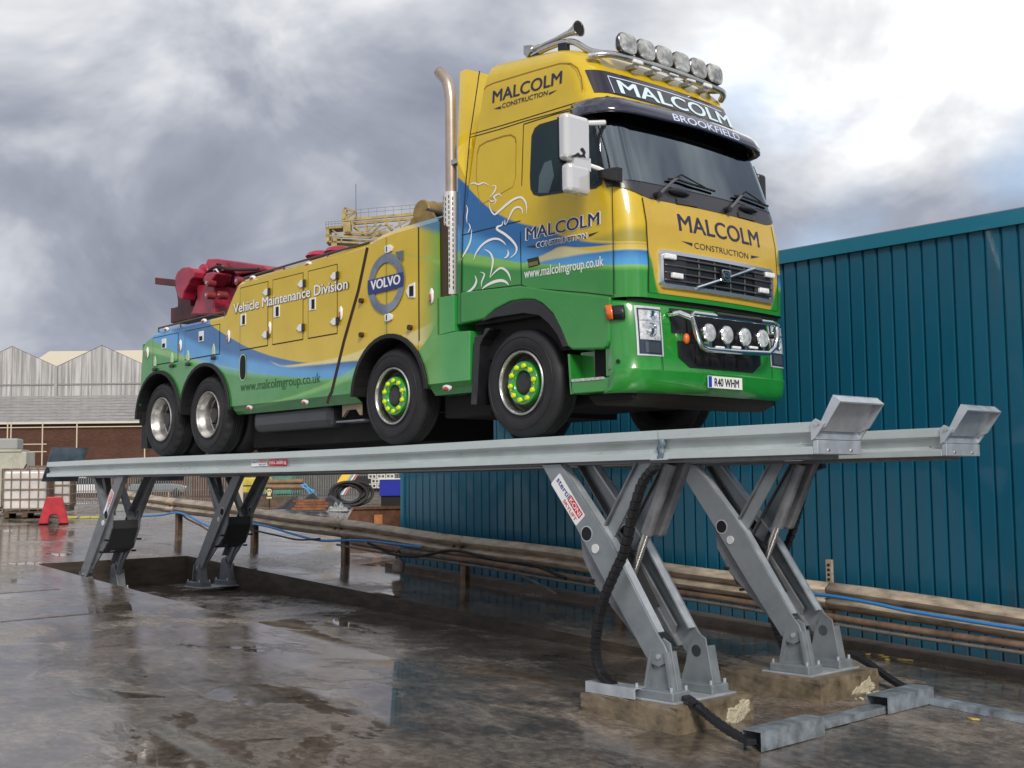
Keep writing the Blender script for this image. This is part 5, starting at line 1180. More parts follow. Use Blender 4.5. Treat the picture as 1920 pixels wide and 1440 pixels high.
for u, v in ((210, 808), (415, 763), (680, 528), (985, 453)):
    q = onY(240+u/2.909, 340+v/2.909, BY+.03); l_ = MB().ellip((q.x, BY+.03, q.z), .07, .03, .035, 12, 8).build('top_marker', whitep, truck); MB().ellip((q.x, BY+.015, q.z-.005), .05, .022, .02, 10, 6).build('marker_lens', MATS['marker_red'], l_)
q = sp(628, 1015); MB().prism([(q.x+.075*math.copysign(abs(math.cos(t))**.8, math.cos(t)), q.z+.16*math.copysign(abs(math.sin(t))**.6, math.sin(t))) for t in [i*math.pi/12 for i in range(24)]], BY-.005, BY).build('filler_opening', dark, truck)
lines('filler_rim', [[(q.x+.082*math.copysign(abs(math.cos(t))**.8, math.cos(t)), q.z+.168*math.copysign(abs(math.sin(t))**.6, math.sin(t))) for t in [i*math.pi/12 for i in range(25)]]], .014, fn=lambda a, b: Vector((a, BY-.0055, b)), m=mat('pale_green_rim', (.35, .55, .35), .4))
def word_body(s, bl_, br_, h, m, bold, nm='lettering', off=.010):
    a = onY(*bl_, BY); b = onY(*br_, BY); lettering(nm, s, m, truck, lambda u, v: Vector((lerp(a.x, b.x, u), BY-off, lerp(a.z, b.z, u)+v*h)), bold)
word_body('Vehicle Maintenance Division', (439, 589), (654, 541), .125, MATS['body_gap'], .05, 'lettering_shadow', .0095)
word_body('Vehicle Maintenance Division', (439, 588), (653, 541), .125, white, .022, 'lettering', .0105)
word_body('www.malcolmgroup.co.uk', (451, 734), (601, 717), .12, dgreen, .0, 'lettering', .003)
# maker's ring on the body
C0 = (-2.115, 4.27); ro = .335; ri = .235
irm = mat('iron_ring', (.26, .30, .36), .3, .4, var=.5, vscale=3, col2=(.12, .15, .22))
rg = MB(); n = 48
rg.add([(C0[0]+r*math.cos(2*math.pi*i/n), BY-.009-.0*(r == ro), C0[1]+r*math.sin(2*math.pi*i/n)) for r in (ro, ri) for i in range(n)], [(i, (i+1) % n, n+(i+1) % n, n+i) for i in range(n)])
em = rg.build('ring_emblem', irm, truck, fixn=False); em.data.flip_normals() if em.data.polygons[0].normal.y > 0 else None
k = em.modifiers.new('s', 'SOLIDIFY'); k.thickness = .004; k.offset = 1
aw = S(zm([(660, 262), (778, 236), (778, 415), (740, 370), (705, 345), (690, 320)], 660, 440, 8))
MB().add([(a, BY-.0095, b) for a, b in aw], [tuple(range(len(aw)))]).build('ring_arrow', mat('ring_grey', (.13, .15, .22), .35, .3), em, fixn=False)
bp_ = S(zm([(252, 690), (780, 560), (792, 640), (785, 780), (262, 910), (250, 800)], 660, 440, 8))
MB().prism(bp_, BY-.016, BY-.008).build('name_band', mat('name_band_blue', (.012, .028, .16), .35), em)
va = onY(*zm([(303, 835)], 660, 440, 8)[0], BY); vb = onY(*zm([(740, 735)], 660, 440, 8)[0], BY)
lettering('name', 'VOLVO', white, em, lambda u, v: Vector((lerp(va.x, vb.x, u), BY-.018, lerp(va.z, vb.z, u)+v*.105)), .028)
# top rails
rm = mat('rail_dark', (.06, .05, .04), .4, .3)
def rail(pts, y=.03):
    P = [onY(u, v, y) for u, v in pts]; r_ = MB().tube(P, .014, 6).build('hand_rail', rm, truck)
    for q in (P[0], P[-1], P[0].lerp(P[-1], .35), P[0].lerp(P[-1], .7)): MB().cyl(q, q-Vector((0, 0, .09)), .010, 6).build('rail_post', rm, r_)
rail(zm([(345, 932), (720, 838), (1090, 747)], 240, 460, 6)); rail([(458, 521), (540, 497), (620, 474), (692, 455)])
# ---- chassis, axles, tank
for y0 in (.62, 1.58): MB().box(-8.3, 1.2, y0, y0+.2, 2.86, 3.22).build('chassis_rail', dark, truck)
MB().box(-5.6, -2.7, .35, 2.05, 2.56, 3.3).build('chassis_box', dark, truck); MB().box(-8.1, -5.7, .6, 1.8, 2.62, 3.3).build('chassis_box', dark, truck); MB().box(-1.45, -.7, .25, 2.15, 2.75, 3.5).build('chassis_box', dark, truck)
for x in (W1, W2, W3, W4): MB().cyl((x, .3, 3.0), (x, 2.1, 3.0), .12, 12).build('axle', dark, truck)
MB().box(-.75, .8, .45, 1.95, 2.80, 3.6).build('engine_block', dark, truck, bevel=.05)
MB().box(-5.25, -3.45, .12, .75, 2.74, 3.02).build('fuel_tank', mat('tank_grey', (.045, .048, .055), .35, .2), truck, bevel=.09, seg=4)
MB().box(-3.3, -2.75, .1, .5, 2.78, 2.80).build('tank_step', galvd, truck); MB().prism([(-3.2, 3.0), (-2.85, 3.0), (-2.85, 2.85), (-2.92, 2.92), (-3.1, 2.92), (-3.2, 2.84)], .12, .16).build('tank_bracket', mat('bracket_tan', (.3, .24, .17), .6), truck)
MB().box(-8.28, -8.2, .0, .12, 3.36, 3.46).build('tow_eye', dark, truck); MB().box(-8.32, -8.2, .02, 2.38, 2.98, 3.16).build('rear_bumper', dark, truck)
MB().box(-8.3, -8.12, .05, .4, 2.62, 3.05).build('mud_flap', black, truck)
# ---- wheels
def tyre_mesh(y0, width, lugs):
    prof_ = [(.300, .030), (.318, .012), (.335, .006), (.38, -.010), (.43, -.014), (.475, -.006), (.505, .012), (.522, .034), (.532, .052), (.535, .075)]
    w = width; gro = []
    for k in range(4):
        g = .075+(w-.15)*(k+1)/5; gro += [(.535, g-.008), (.521, g-.005), (.521, g+.005), (.535, g+.008)]
    prof_ += gro+[(.535, w-.075), (.532, w-.05), (.51, w-.02), (.45, w+.01), (.38, w+.005), (.30, w-.03)]
    mb = MB().lathe(prof_, (0, 0, 0), (0, 1, 0), 96 if lugs else 72)
    if lugs:
        m = len(prof_)
        for i, q in enumerate(mb.v):
            r = math.hypot(q[0], q[2])
            if r > .515 and (i//m) % 4 == 0 and (i % m) in (6, 7, 8, 9): k = (r-.016)/r; mb.v[i] = (q[0]*k, q[1]+.004, q[2]*k)
    return mb
tym = mat('tyre_rubber', (.015, .015, .018), .62, var=.35, vscale=5, bump=.03, bscale=30)
def make_wheel(x, rear):
    O = Vector((x, .02, 3.02))
    w = tyre_mesh(0, .30, rear); w.v = [Vector(q)+O for q in w.v]
    wh = w.build('wheel', tym, truck, origin=O)
    R_ = lambda p_: MB().lathe(p_, O, (0, 1, 0), 56)
    # raised mouldings on the sidewall
    R_([(.455, -.0135), (.452, -.018), (.447, -.018), (.444, -.0135)]).build('sidewall_band', tym, wh, origin=O); R_([(.350, .0045), (.347, -.004), (.340, -.004), (.337, .006)]).build('sidewall_band', tym, wh, origin=O)
    if not rear:
        R_([(.306, .05), (.316, .014), (.318, -.004), (.310, -.012), (.300, -.010), (.292, .0), (.287, .03)]).build('rim_lip', steel, wh, origin=O)
        R_([(.288, .02), (.278, .10), (.25, .125), (.225, .115), (.215, .06)]).build('rim_well', mat('rim_dark_steel', (.16, .15, .14), .4, .7, var=.4, vscale=8), wh, origin=O)
        R_([(.222, .075), (.216, .030), (.208, .018), (.128, .018), (.118, .028), (.112, .07)]).build('wheel_ring', mat('wheel_green', (.022, .26, .035), .3, coat=.6), wh, origin=O)
        R_([(.114, .06), (.106, .035), (.08, .028), (.04, .03), (0, .03)]).build('hub', mat('hub_black', (.012, .012, .014), .35), wh, origin=O)
        fl_ = mat('fluorescent_yellow', (.62, .80, .0), .45)
        for i in range(10):
            a = math.radians(36*i+8); c = O+Vector((.168*math.cos(a), 0, .168*math.sin(a)))
            MB().lathe([(.026, .018), (.026, .002), (.020, -.008), (0, -.012)], c, (0, 1, 0), 10).build('nut_cap', fl_, wh, origin=O)
            d = 1 if i % 2 else -1; t = Vector((-math.sin(a), 0, math.cos(a)))*d; e = Vector((math.cos(a), 0, math.sin(a)))
            p_ = [c+e*.017+Vector((0, .006, 0)), c-e*.017+Vector((0, .006, 0)), c+t*.048+Vector((0, .006, 0))]
            MB().add(p_+[q+Vector((0, .008, 0)) for q in p_], [(0, 1, 2), (5, 4, 3), (0, 1, 4, 3), (1, 2, 5, 4), (2, 0, 3, 5)]).build('nut_pointer', fl_, wh, origin=O)
    else:
        rs = mat('rear_rim_steel', (.48, .47, .46), .36, .75, var=.4, vscale=6, rvar=.1)
        R_([(.306, .05), (.316, .014), (.318, -.004), (.310, -.012), (.300, -.008), (.292, .01), (.284, .05), (.262, .075), (.258, .12), (.250, .17), (.232, .185)]).build('rim', rs, wh, origin=O)
        R_([(.236, .18), (.20, .185), (.14, .178), (.105, .17)]).build('wheel_disc', mat('disc_dark', (.045, .043, .042), .45, .4), wh, origin=O)
        R_([(.112, .175), (.105, .10), (.09, .085), (.05, .082), (0, .082)]).build('hub', mat('hub_dark', (.03, .03, .033), .4, .4), wh, origin=O)
        for i in range(10):
            a = math.radians(36*i); c = O+Vector((.168*math.cos(a), 0, .168*math.sin(a)))
            MB().lathe([(.02, .18), (.02, .14), (.012, .135), (0, .135)], c, (0, 1, 0), 6).build('wheel_nut', MATS['hub_dark'], wh, origin=O)
        MB().lathe([(.31, .33), (.42, .325), (.5, .34), (.535, .39), (.535, .60), (.5, .64), (.31, .62)], O, (0, 1, 0), 48).build('inner_tyre', tym, wh, origin=O)
    # sub-parts sit at the wheel's own centre
    for ch in wh.children: ch.location = (0, 0, 0)
    return wh
wf_ = make_wheel(W1, False); wr_ = make_wheel(W3, True)
def clone(w, x, far=False):
    c = copy_tree(w, truck); c.location = Vector((x, 2.38 if far else .02, 3.02))-TL
    if far: c.rotation_euler.z = math.pi
    c.rotation_euler.y = random.uniform(-.2, .2)
    return c
clone(wf_, W2); clone(wr_, W4)
for x in (W1, W2): clone(wf_, x, True)
for x in (W3, W4): clone(wr_, x, True)
# ---- boom and underlift
def bz(pts, y=1.2): return S(zm(pts, 240, 460, 6), y)
boom = MB().prism(bz([(1010, 300), (1055, 172), (1150, 168), (1680, 245), (1760, 300), (1380, 350), (1350, 310), (1250, 250), (1160, 232), (1135, 305)]), .95, 1.45).build('boom', red, truck, bevel=.02)
xa, za = bz([(1350, 300)])[0]; xb, zb_ = bz([(2850, 420)])[0]
MB().prism([(xa, za-.06), (-5.6, 4.82), (-3.0, 4.80), (-3.0, 4.66), (xa, za-.34)], 1.0, 1.40).build('boom_arm', red, boom, bevel=.02)
MB().prism(bz([(880, 340), (940, 288), (1010, 282), (1050, 300), (1075, 340), (1070, 400), (1030, 430), (1010, 480), (960, 560), (940, 640), (900, 620), (870, 520), (855, 400)]), .70, .92).build('head_plate', red, boom, bevel=.015)
MB().prism(bz([(880, 340), (940, 288), (1010, 282), (1050, 300), (1075, 340), (1070, 400), (1030, 430), (1010, 480), (960, 560), (940, 640), (900, 620), (870, 520), (855, 400)]), 1.48, 1.70).build('head_plate', red, boom, bevel=.015)
for y in (.93, 1.08, 1.22, 1.36):
    c = bz([(1010, 355)])[0]; MB().lathe([(.0, 0), (.17, 0), (.18, .02), (.15, .05), (.15, .07), (.18, .10), (.17, .12), (0, .12)], (c[0], y, c[1]), (0, 1, 0), 20).build('rope_sheave', red, boom)
MB().prism(bz([(1165, 400), (1200, 350), (1270, 335), (1320, 355), (1290, 400), (1220, 480), (1180, 480)]), .72, 1.0).build('ram_head', red, boom, bevel=.02)
a, b = [Vector((x, .95, z)) for x, z in bz([(1150, 285), (1215, 385)])]; MB().cyl(a, b, .045, 12).build('ram_rod', chrome, boom)
MB().prism(bz([(930, 800), (960, 740), (1010, 600), (1000, 470), (1150, 470), (1200, 490), (1200, 800)]), .85, 1.55).build('boom_post', red, boom, bevel=.02)
mb = MB(); e_ = [(1010, 560), (1045, 545), (1065, 575), (1045, 600), (1060, 625), (1030, 630), (1020, 600)]
MB().prism(bz(e_, .85), .835, .86).build('raised_numeral', red, boom)
ul = MB().prism(bz([(415, 373), (840, 418), (845, 490), (790, 480), (705, 480), (665, 475), (415, 450)]), 1.02, 1.38).build('underlift', redd, truck, bevel=.012)
MB().prism(bz([(665, 470), (840, 470), (850, 700), (930, 700), (930, 800), (640, 885), (640, 720), (700, 700), (700, 640), (690, 560)]), .98, 1.42).build('underlift_mast', redd, ul, bevel=.012)
MB().prism(bz([(820, 470), (890, 480), (880, 600), (850, 700), (825, 690)], .96), .94, .98).build('mast_stiffener', red, ul, bevel=.006)
MB().prism(bz([(640, 720), (930, 700), (1090, 745), (1090, 790), (640, 890)]), .95, 1.45).build('underlift_base', redd, ul, bevel=.012)
c = bz([(415, 412)])[0]
for k, y in enumerate((.86, 1.00)):
    P_ = [Vector((x, y, z)) for x, z in bz([(1120, 470+20*k), (1080, 420), (1120, 330-20*k), (1230, 270), (1400, 300), (1700, 300)])]; MB().tube(smooth_path(P_), .022, 6).build('hydraulic_hose', black, boom)
for u, v, y in ((905, 420, .69), (1040, 560, .84), (1240, 400, .71), (1090, 245, .94), (900, 560, .69)):
    x, z = bz([(u, v)], y)[0]; pn = MB().cyl((x, y-.03, z), (x, y+.1, z), .06, 14).build('pivot_pin', mat('pin_steel', (.30, .05, .06), .4, .3), boom); MB().cyl((x, y-.04, z), (x, y-.03, z), .025, 8).build('pin_bolt', steel, pn)
MB().prism(bz([(1060, 205), (1120, 195), (1125, 280), (1050, 290)], .95), .94, .952).build('cast_plate', mat('pin_steel', (.30, .05, .06)), boom)
MB().tube([Vector((x, 1.2, z)) for x, z in bz([(1000, 290), (1100, 180), (1680, 250), (2600, 300)])], .012, 6).build('winch_rope', steel, boom)
# tan winch sheave at the head of the boom
tan = mat('winch_tan', (.30, .20, .055), .5, var=.3, vscale=6)
q = onY(808, 402, 1.2); sh = MB().lathe([(0, -.16), (.15, -.16), (.165, -.14), (.15, -.09), (.15, -.05), (.165, 0), (.165, .02), (.15, .05), (.15, .10), (.165, .14), (.15, .16), (0, .16)], (q.x, 1.2, q.z), (0, 1, 0), 24).build('winch_sheave', tan, truck)
MB().prism(S([(786, 425), (790, 402), (800, 396), (812, 398), (820, 412), (822, 430)], 1.0), .98, 1.02).build('sheave_cheek', tan, sh, bevel=.01)
MB().prism(S([(775, 440), (792, 410), (826, 402), (832, 420), (826, 440)], 1.2), 1.04, 1.36).build('sheave_block', tan, sh, bevel=.02)
q = onY(826, 402, 1.2); MB().cyl((q.x, 1.0, q.z), (q.x, 1.4, q.z), .05, 12).build('sheave_roller', MATS['rail_dark'], sh)
for u, v in ((640, 470), (605, 478)):
    q = onY(u, v+4, 1.2); MB().ellip((q.x, 1.2, q.z), .2, .25, .09, 12, 6).build('winch_drum', red, boom)
# ================================================================== the yard behind and the far buildings
RH = Vector((_r.x, _r.y, 0)).normalized(); FH = Vector((_f.x, _f.y, 0)).normalized(); UP = Vector((0, 0, 1))
class Fr:
    """local frame: a to the right, d away, h up, standing at P and turned by yaw"""
    def __init__(s, P, yaw=0):
        s.P = Vector(P); c, n = math.cos(yaw), math.sin(yaw); s.a = RH*c+FH*n; s.d = FH*c-RH*n
    def __call__(s, a, d, h): return s.P+s.a*a+s.d*d+UP*h
def fbox(F, a0, a1, d0, d1, h0, h1): return MB().add([F(a, d, h) for a in (a0, a1) for d in (d0, d1) for h in (h0, h1)], [(0, 1, 3, 2), (4, 6, 7, 5), (0, 4, 5, 1), (2, 3, 7, 6), (0, 2, 6, 4), (1, 5, 7, 3)])
def fprism(F, pts, d0, d1):
    n = len(pts); return MB().add([F(a, d0, h) for a, h in pts]+[F(a, d1, h) for a, h in pts], [tuple(range(n)), tuple(range(n, 2*n))[::-1]]+[(i, (i+1) % n, n+(i+1) % n, n+i) for i in range(n)])
# red plastic barrier
P = onG(101, 981); F = Fr(P, .35)
rb_ = fprism(F, [(-.32, 0), (-.11, .0), (-.09, .16), (-.05, .20), (.05, .20), (.09, .16), (.11, 0), (.32, 0), (.17, .60), (-.17, .60)], -.45, .45).build('road_barrier', mat('red_plastic', (.46, .02, .035), .5, var=.3, vscale=5), bevel=.02)
tag(rb_, 'red plastic road barrier block standing on the wet ground beside the caged tank', 'barrier')
# caged liquid tanks
def ibc(P, yaw, label, mcol):
    F = Fr(P, yaw); t = thing('caged_tank', label, 'tank', P, 'caged liquid tanks'); w = .5; d = .6
    fbox(F, -w+.03, w-.03, -d+.03, d-.03, .17, 1.10).build('tank_body', mcol, t, bevel=.06, seg=3)
    cg = mat('cage_rust', (.25, .17, .12), .6, .3, var=.4)
    for i in range(6):
        a = lerp(-w, w, i/5)
        MB().cyl(F(a, -d, .15), F(a, -d, 1.14), .014, 6).build('cage_bar', cg, t)
        q = lerp(-d, d, i/5)
        MB().cyl(F(w, q, .15), F(w, q, 1.14), .014, 6).build('cage_bar', cg, t); MB().cyl(F(-w, q, .15), F(-w, q, 1.14), .014, 6).build('cage_bar', cg, t)
    for h in (.2, .43, .66, .90, 1.14): MB().tube([F(-w, -d-.012, h), F(w+.012, -d-.012, h), F(w+.012, d, h), F(-w-.012, d, h)], .014, 6, closed=True).build('cage_hoop', cg, t)
    pm = mat('pallet_wood', (.10, .065, .04), .8, var=.4)
    for a in (-.46, -.05, .36): fbox(F, a, a+.12, -d, d, 0, .10).build('pallet_block', pm, t)
    fbox(F, -w, w, -d, d, .10, .14).build('pallet_deck', pm, t); return t
wt = mat('tank_white', (.62, .60, .58), .35, var=.2, vscale=2)
ibc(onG(52, 969), .25, 'translucent white liquid tank in a rusty cage beside the cream cabinet', wt); ibc(onG(98, 958), .25, 'translucent white liquid tank in a rusty cage behind the red barrier', wt)
P = onG(14, 962); F = Fr(P, .15); cb = thing('cream_cabinet', 'cream steel cabinet beside the caged tank', 'cabinet', P); cr = mat('cream_steel', (.42, .41, .34), .5, var=.25, vscale=3)
fbox(F, -.8, .42, 0, .9, 0, 1.52).build('cabinet_body', cr, cb, bevel=.02); fbox(F, -.6, .1, -.012, 0, .1, 1.4).build('cabinet_door', cr, cb, bevel=.008); fbox(F, -.85, .30, -.03, .8, 1.52, 1.58).build('cabinet_top', cr, cb); fbox(F, -.85, .18, .1, .7, 1.58, 1.86).build('cabinet_cowl', mat('cowl_grey', (.3, .31, .3), .5), cb, bevel=.04)
for k in range(3): MB().tube(smooth_path([F(.45+k*.04, -.1, 1.2-k*.1), F(.30+k*.03, -.25, .8), F(.15, -.35, .35), F(.0-k*.1, -.4, .03)]), .02, 6).build('cable', black, cb)
# trough, hoses and stores behind the crash barrier
P = atD(715, 0, 27); F = Fr(P, .12); tr = thing('steel_trough', 'rusty brown steel trough with an orange patch behind the crash barrier', 'trough', P)
fprism(F, [(-1.05, .10), (-.9, .12), (-.60, .64), (1.6, .64), (1.6, .1)], -.35, -.32).build('trough_side', rust, tr); fprism(F, [(-1.05, .10), (-.9, .12), (-.60, .64), (1.6, .64), (1.6, .1)], .45, .48).build('trough_side', rust, tr)
fbox(F, -.74, 1.6, -.36, .48, .06, .10).build('trough_floor', rust, tr); fbox(F, -.62, 1.6, -.39, -.30, .60, .66).build('trough_rim', rust, tr); fbox(F, -.16, .02, -.365, -.351, .28, .48).build('orange_patch', mat('orange_patch', (.55, .22, .06), .6, var=.3), tr)
fbox(F, .1, 1.6, -.30, .3, -.06, .06).build('trough_bearer', mat('bearer', (.2, .05, .035), .7), tr)
P = atD(733, 0, 36); F = Fr(P, 0); bx_ = fbox(F, -.34, .60, 0, .7, .38, .86).build('blue_box', mat('blue_plastic', (.006, .018, .30), .4)); tag(bx_, 'deep blue plastic box with a pale rim standing above the rusty trough', 'box'); fbox(F, -.36, .62, -.02, .72, .86, .89).build('box_rim', whitep, bx_); fbox(F, -.30, .56, .05, .6, 0, .38).build('box_stand', dark, bx_)
blk = mat('white_block_plastic', (.60, .59, .54), .5, var=.2)
for r_ in range(4):
    for c_ in range(3):
        P = atD(712, 0, 41)+RH*(c_*.30-.25+(.10 if r_ % 2 else 0))+UP*(.55+.16*r_); F = Fr(P, 0)
        b_ = thing('hollow_block', 'pale hollow block stacked in rows above the blue box', 'block', P, 'pale hollow blocks on the stack')
        fbox(F, -.14, .14, 0, .3, 0, .035).build('block_bottom', blk, b_); fbox(F, -.14, .14, 0, .3, .115, .15).build('block_top', blk, b_)
        for a in (-.14, -.02, .10): fbox(F, a, a+.04, 0, .3, .035, .115).build('block_web', blk, b_)
P = atD(705, 0, 41.2); F = Fr(P, 0); tag(fbox(F, -.45, .95, 0, .5, 0, .545).build('timber_stack', mat('grey_timber', (.14, .13, .11), .8, var=.5, vscale=6, stretch=(1, 1, 8)), bevel=.01), 'weathered grey timber stack under the pale hollow blocks', 'timber')
P = atD(688, 0, 42); F = Fr(P, 0); tag(fbox(F, -.55, .25, .3, 1.0, .55, .98).build('black_crate', mat('crate_black', (.012, .012, .013), .6), bevel=.02), 'black crate stacked between the yellow boards and pale blocks', 'crate')
co = thing('hose_coil', 'large coil of thick black hose leaning behind the crash barrier', 'hose coil', atD(655, 0, 38))
F = Fr(co.location, 0)
for k in range(11):
    R0 = random.Random(k).uniform(.36, .52); ca = random.Random(k+50).uniform(-.12, .16); pts = []; tl = random.Random(k+90).uniform(-.12, .18)
    for i in range(40):
        t = 2*math.pi*i/40; a = R0*math.cos(t)*1.15+ca; h = .40+R0*.72*math.sin(t)+tl*math.cos(t)*.5; pts.append(F(a, .06*k-.3+.22*math.sin(t), max(.05, h)))
    MB().tube(pts, .048, 8, closed=True).build('hose_turn', black, co)
P = atD(638, 0, 39.5); F = Fr(P, 0)
for i, (a, col, nm) in enumerate(((-.05, (.72, .42, .01), 'yellow'), (.14, (.10, .30, .50), 'blue'), (.22, (.6, .6, .6), 'white'), (.30, (.42, .10, .09), 'red'))):
    w = .15 if i == 0 else .03
    o = MB().add([F(a-w-.18, .1, .35), F(a+w-.18, .1, .35), F(a+w+.22, .3, 1.02), F(a-w+.22, .3, 1.02), F(a-w-.18, .13, .35), F(a+w-.18, .13, .35), F(a+w+.22, .33, 1.02), F(a-w+.22, .33, 1.02)], [(0, 1, 2, 3), (7, 6, 5, 4), (0, 4, 5, 1), (1, 5, 6, 2), (2, 6, 7, 3), (3, 7, 4, 0)]).build('leaning_board', mat('board_'+nm, col, .5))
    tag(o, f'{nm} board leaning behind the coil of black hose', 'board')
fr = thing('tubular_rack', 'light blue tubular rack lying beside the black sheeting', 'rack', atD(578, 0, 38)); F = Fr(fr.location, 0); bf = mat('frame_blue', (.10, .42, .80), .4)
for a0, h0, a1, h1 in ((-.22, .70, .12, .35), (-.12, .72, .24, .35), (-.20, .62, .18, .50), (-.05, .70, .02, .36), (-.24, .66, -.1, .72)): MB().cyl(F(a0, 0, h0), F(a1, .1, h1), .018, 6).build('frame_tube', bf, fr)
# dark sheeting heaped over stores
def heap(u, D, w, h, dep, m, name, label, cat, seed):
    P = atD(u, 0, D); F = Fr(P, 0); rnd = random.Random(seed); n = 18; rows = []
    for i in range(9):
        row = []
        for j in range(n+1):
            a = (j/n*2-1); d = i/8*2-1; k = max(0, (1-abs(a)**2.4)*(1-abs(d)**2.4)); row.append(F(a*w, d*dep, h*k*(.75+.25*math.sin(j*1.3+seed)+rnd.uniform(-.06, .06))))
        rows.append(row)
    return tag(MB().grid(rows).build(name, m, smooth=False, fixn=False), label, cat)
heap(588, 36, 1.1, .46, .5, mat('black_sheet', (.012, .013, .015), .5), 'sheeting_heap', 'black plastic sheeting heaped behind the crash barrier', 'sheeting', 3)
heap(634, 34.5, .30, .28, .3, mat('clear_wrap', (.30, .31, .31), .2, var=.8, vscale=12, bump=.6, bscale=20), 'plastic_wrap', 'crumpled grey plastic wrap beside the rusty trough', 'plastic wrap', 5)
def planks(u, D, n, lab, name, cat, m, L_=1.0, yaw=0., z0=0):
    P = atD(u, 0, D); t = thing(name, lab, cat, P); F = Fr(P, yaw)
    for i in range(n): fbox(F, -L_/2+random.uniform(-.08, .08), L_/2+random.uniform(-.08, .08), -.2, .2, z0+.07*i, z0+.06+.07*i).build('plank', m, t)
    return t
om = mat('orange_timber', (.24, .085, .035), .7, var=.5); bmw = mat('brown_timber', (.13, .08, .05), .8, var=.5)
planks(582, 33.5, 4, 'reddish pallet boards stacked in front of the black sheeting', 'pallet_stack', 'pallets', om, .85, .1, .1); planks(520, 39, 5, 'brown boards stacked behind the warning sign', 'board_stack', 'boards', bmw, 1.3)
for k, (h, dd) in enumerate(((.62, 0), (.80, .1), (.62, .22))):
    P = atD(533, 0, 41); F = Fr(P, 0); tag(MB().cyl(F(-.62+.05*k, dd, h), F(.62, dd, h), .085, 12).build('brown_pipe', mat('brown_roll', (.22, .13, .07), .6, var=.3)), 'brown pipe length lying on the stacked boards', 'pipe', 'brown pipe lengths')
sgn = thing('warning_sign', 'small white warning sign with a black skull face by the boards', 'sign', atD(505, 0, 38)); F = Fr(sgn.location, 0)
fbox(F, -.10, .10, -.02, 0, .26, .62).build('sign_board', mat('sign_blackboard', (.02, .02, .02), .5), sgn); sw = mat('sign_cream', (.66, .55, .28), .5)
pts = [(.085*math.cos(t), .50+.08*math.sin(t)) for t in [i*math.pi/8 for i in range(16)]]; sk = MB().add([F(a, -.024, h) for a, h in pts], [tuple(range(16))]).build('skull', sw, sgn, fixn=False)
fbox(F, -.05, .05, -.026, -.022, .37, .44).build('jaw', sw, sgn); fbox(F, -.08, .08, -.026, -.022, .28, .33).build('sign_bar', sw, sgn); MB().cyl(F(0, .01, 0), F(0, .01, .3), .02, 6).build('sign_post', dark, sgn)
for a in (-.035, .035): fbox(F, a-.02, a+.02, -.030, -.0255, .49, .53).build('eye', dark, sgn)
yg = thing('yellow_generator', 'yellow caged generator standing on a dark base by the palisade fence', 'generator', atD(480, 0, 45)); F = Fr(yg.location, .2); ym = mat('plant_yellow', (.50, .40, .05), .5, var=.3)
fbox(F, -.62, .28, 0, .8, .42, .98).build('generator_body', ym, yg, bevel=.06, seg=3); fbox(F, -.70, .55, -.05, .9, .10, .38).build('generator_base', mat('generator_dark', (.02, .02, .05), .5), yg)
for a in (.34, .44, .54): fbox(F, a-.02, a+.02, -.02, .05, .38, 1.0).build('guard_bar', ym, yg)
fbox(F, .32, .56, -.02, .05, .96, 1.0).build('guard_bar', ym, yg); fbox(F, -.62, .28, -.012, 0, .66, .70).build('generator_band', dark, yg)
P = atD(446, 0, 40); F = Fr(P, 0); tag(fbox(F, -.16, .16, 0, .05, 0, 1.15).build('cream_board', mat('cream_board', (.55, .47, .34), .6)), 'tall cream board leaning upright behind the crash barrier', 'board')
P = atD(215, 0, 36); F = Fr(P, 0); tag(fbox(F, -.35, .5, 0, .5, .0, .30).build('grey_crate', mat('crate_grey', (.30, .33, .32), .5, var=.3), bevel=.01), 'low grey-green crate on the ground behind the crash barrier', 'crate')
hose_px('steel_stay', mudd, .02, 4.3, [(335, 958), (350, 972), (375, 985), (400, 1000)], 'muddy pipe resting on the end of the crash barrier', 'pipe')
ly = mat('faded_yellow', (.5, .45, .08), .6)
for u in (136, 160, 178): q = atD(u, 0, 31); tag(Fr(q) and fbox(Fr(q), -.12, .12, 0, .1, 0, .05).build('yellow_block', ly, bevel=.01), 'faded yellow rubber block on the ground beyond the barrier end', 'block', 'faded yellow blocks')
# palisade fence
FD = 82
fn_ = thing('palisade_fence', 'long grey steel palisade fence across the back of the yard', 'fence', atD(440, 0, FD)); pmat = mat('palisade_grey', (.21, .20, .185), .55, .3, var=.25, vscale=2); pmd = mat('palisade_dark', (.10, .10, .10), .6)
F = Fr(fn_.location, 0); mb = MB(); n = 190; A0 = -14.
for i in range(n):
    a = A0+i*.155; hh = 2.05+.01*math.sin(i*2.3)
    mb.add([F(a-.033, 0, .08), F(a, -.02, .08), F(a+.033, 0, .08), F(a+.033, 0, hh-.10), F(a+.02, -.01, hh), F(a, -.02, hh-.08), F(a-.02, -.01, hh), F(a-.033, 0, hh-.10)], [(0, 1, 5, 6, 7), (1, 2, 3, 4, 5)])
mb.build('pales', pmat, fn_, fixn=False, kind='stuff')
for h in (.45, 1.72): fbox(F, A0, A0+n*.155, .03, .08, h, h+.055).build('fence_rail', pmd, fn_)
for k in range(11): fbox(F, A0+k*2.75, A0+k*2.75+.1, .03, .13, 0, 2.0).build('fence_post', pmd, fn_)
P = atD(515, 0, 92); F = Fr(P, 0); gb = thing('green_container', 'turquoise green shipping container behind the palisade fence', 'container', P); gmt = mat('container_green', (.02, .30, .22), .5, var=.2)
fbox(F, -1.25, 1.25, 0, 6, .1, 2.5).build('container_body', gmt, gb)
for k in range(10): fbox(F, -1.2+k*.25, -1.1+k*.25, -.04, 0, .2, 2.4).build('container_rib', gmt, gb)
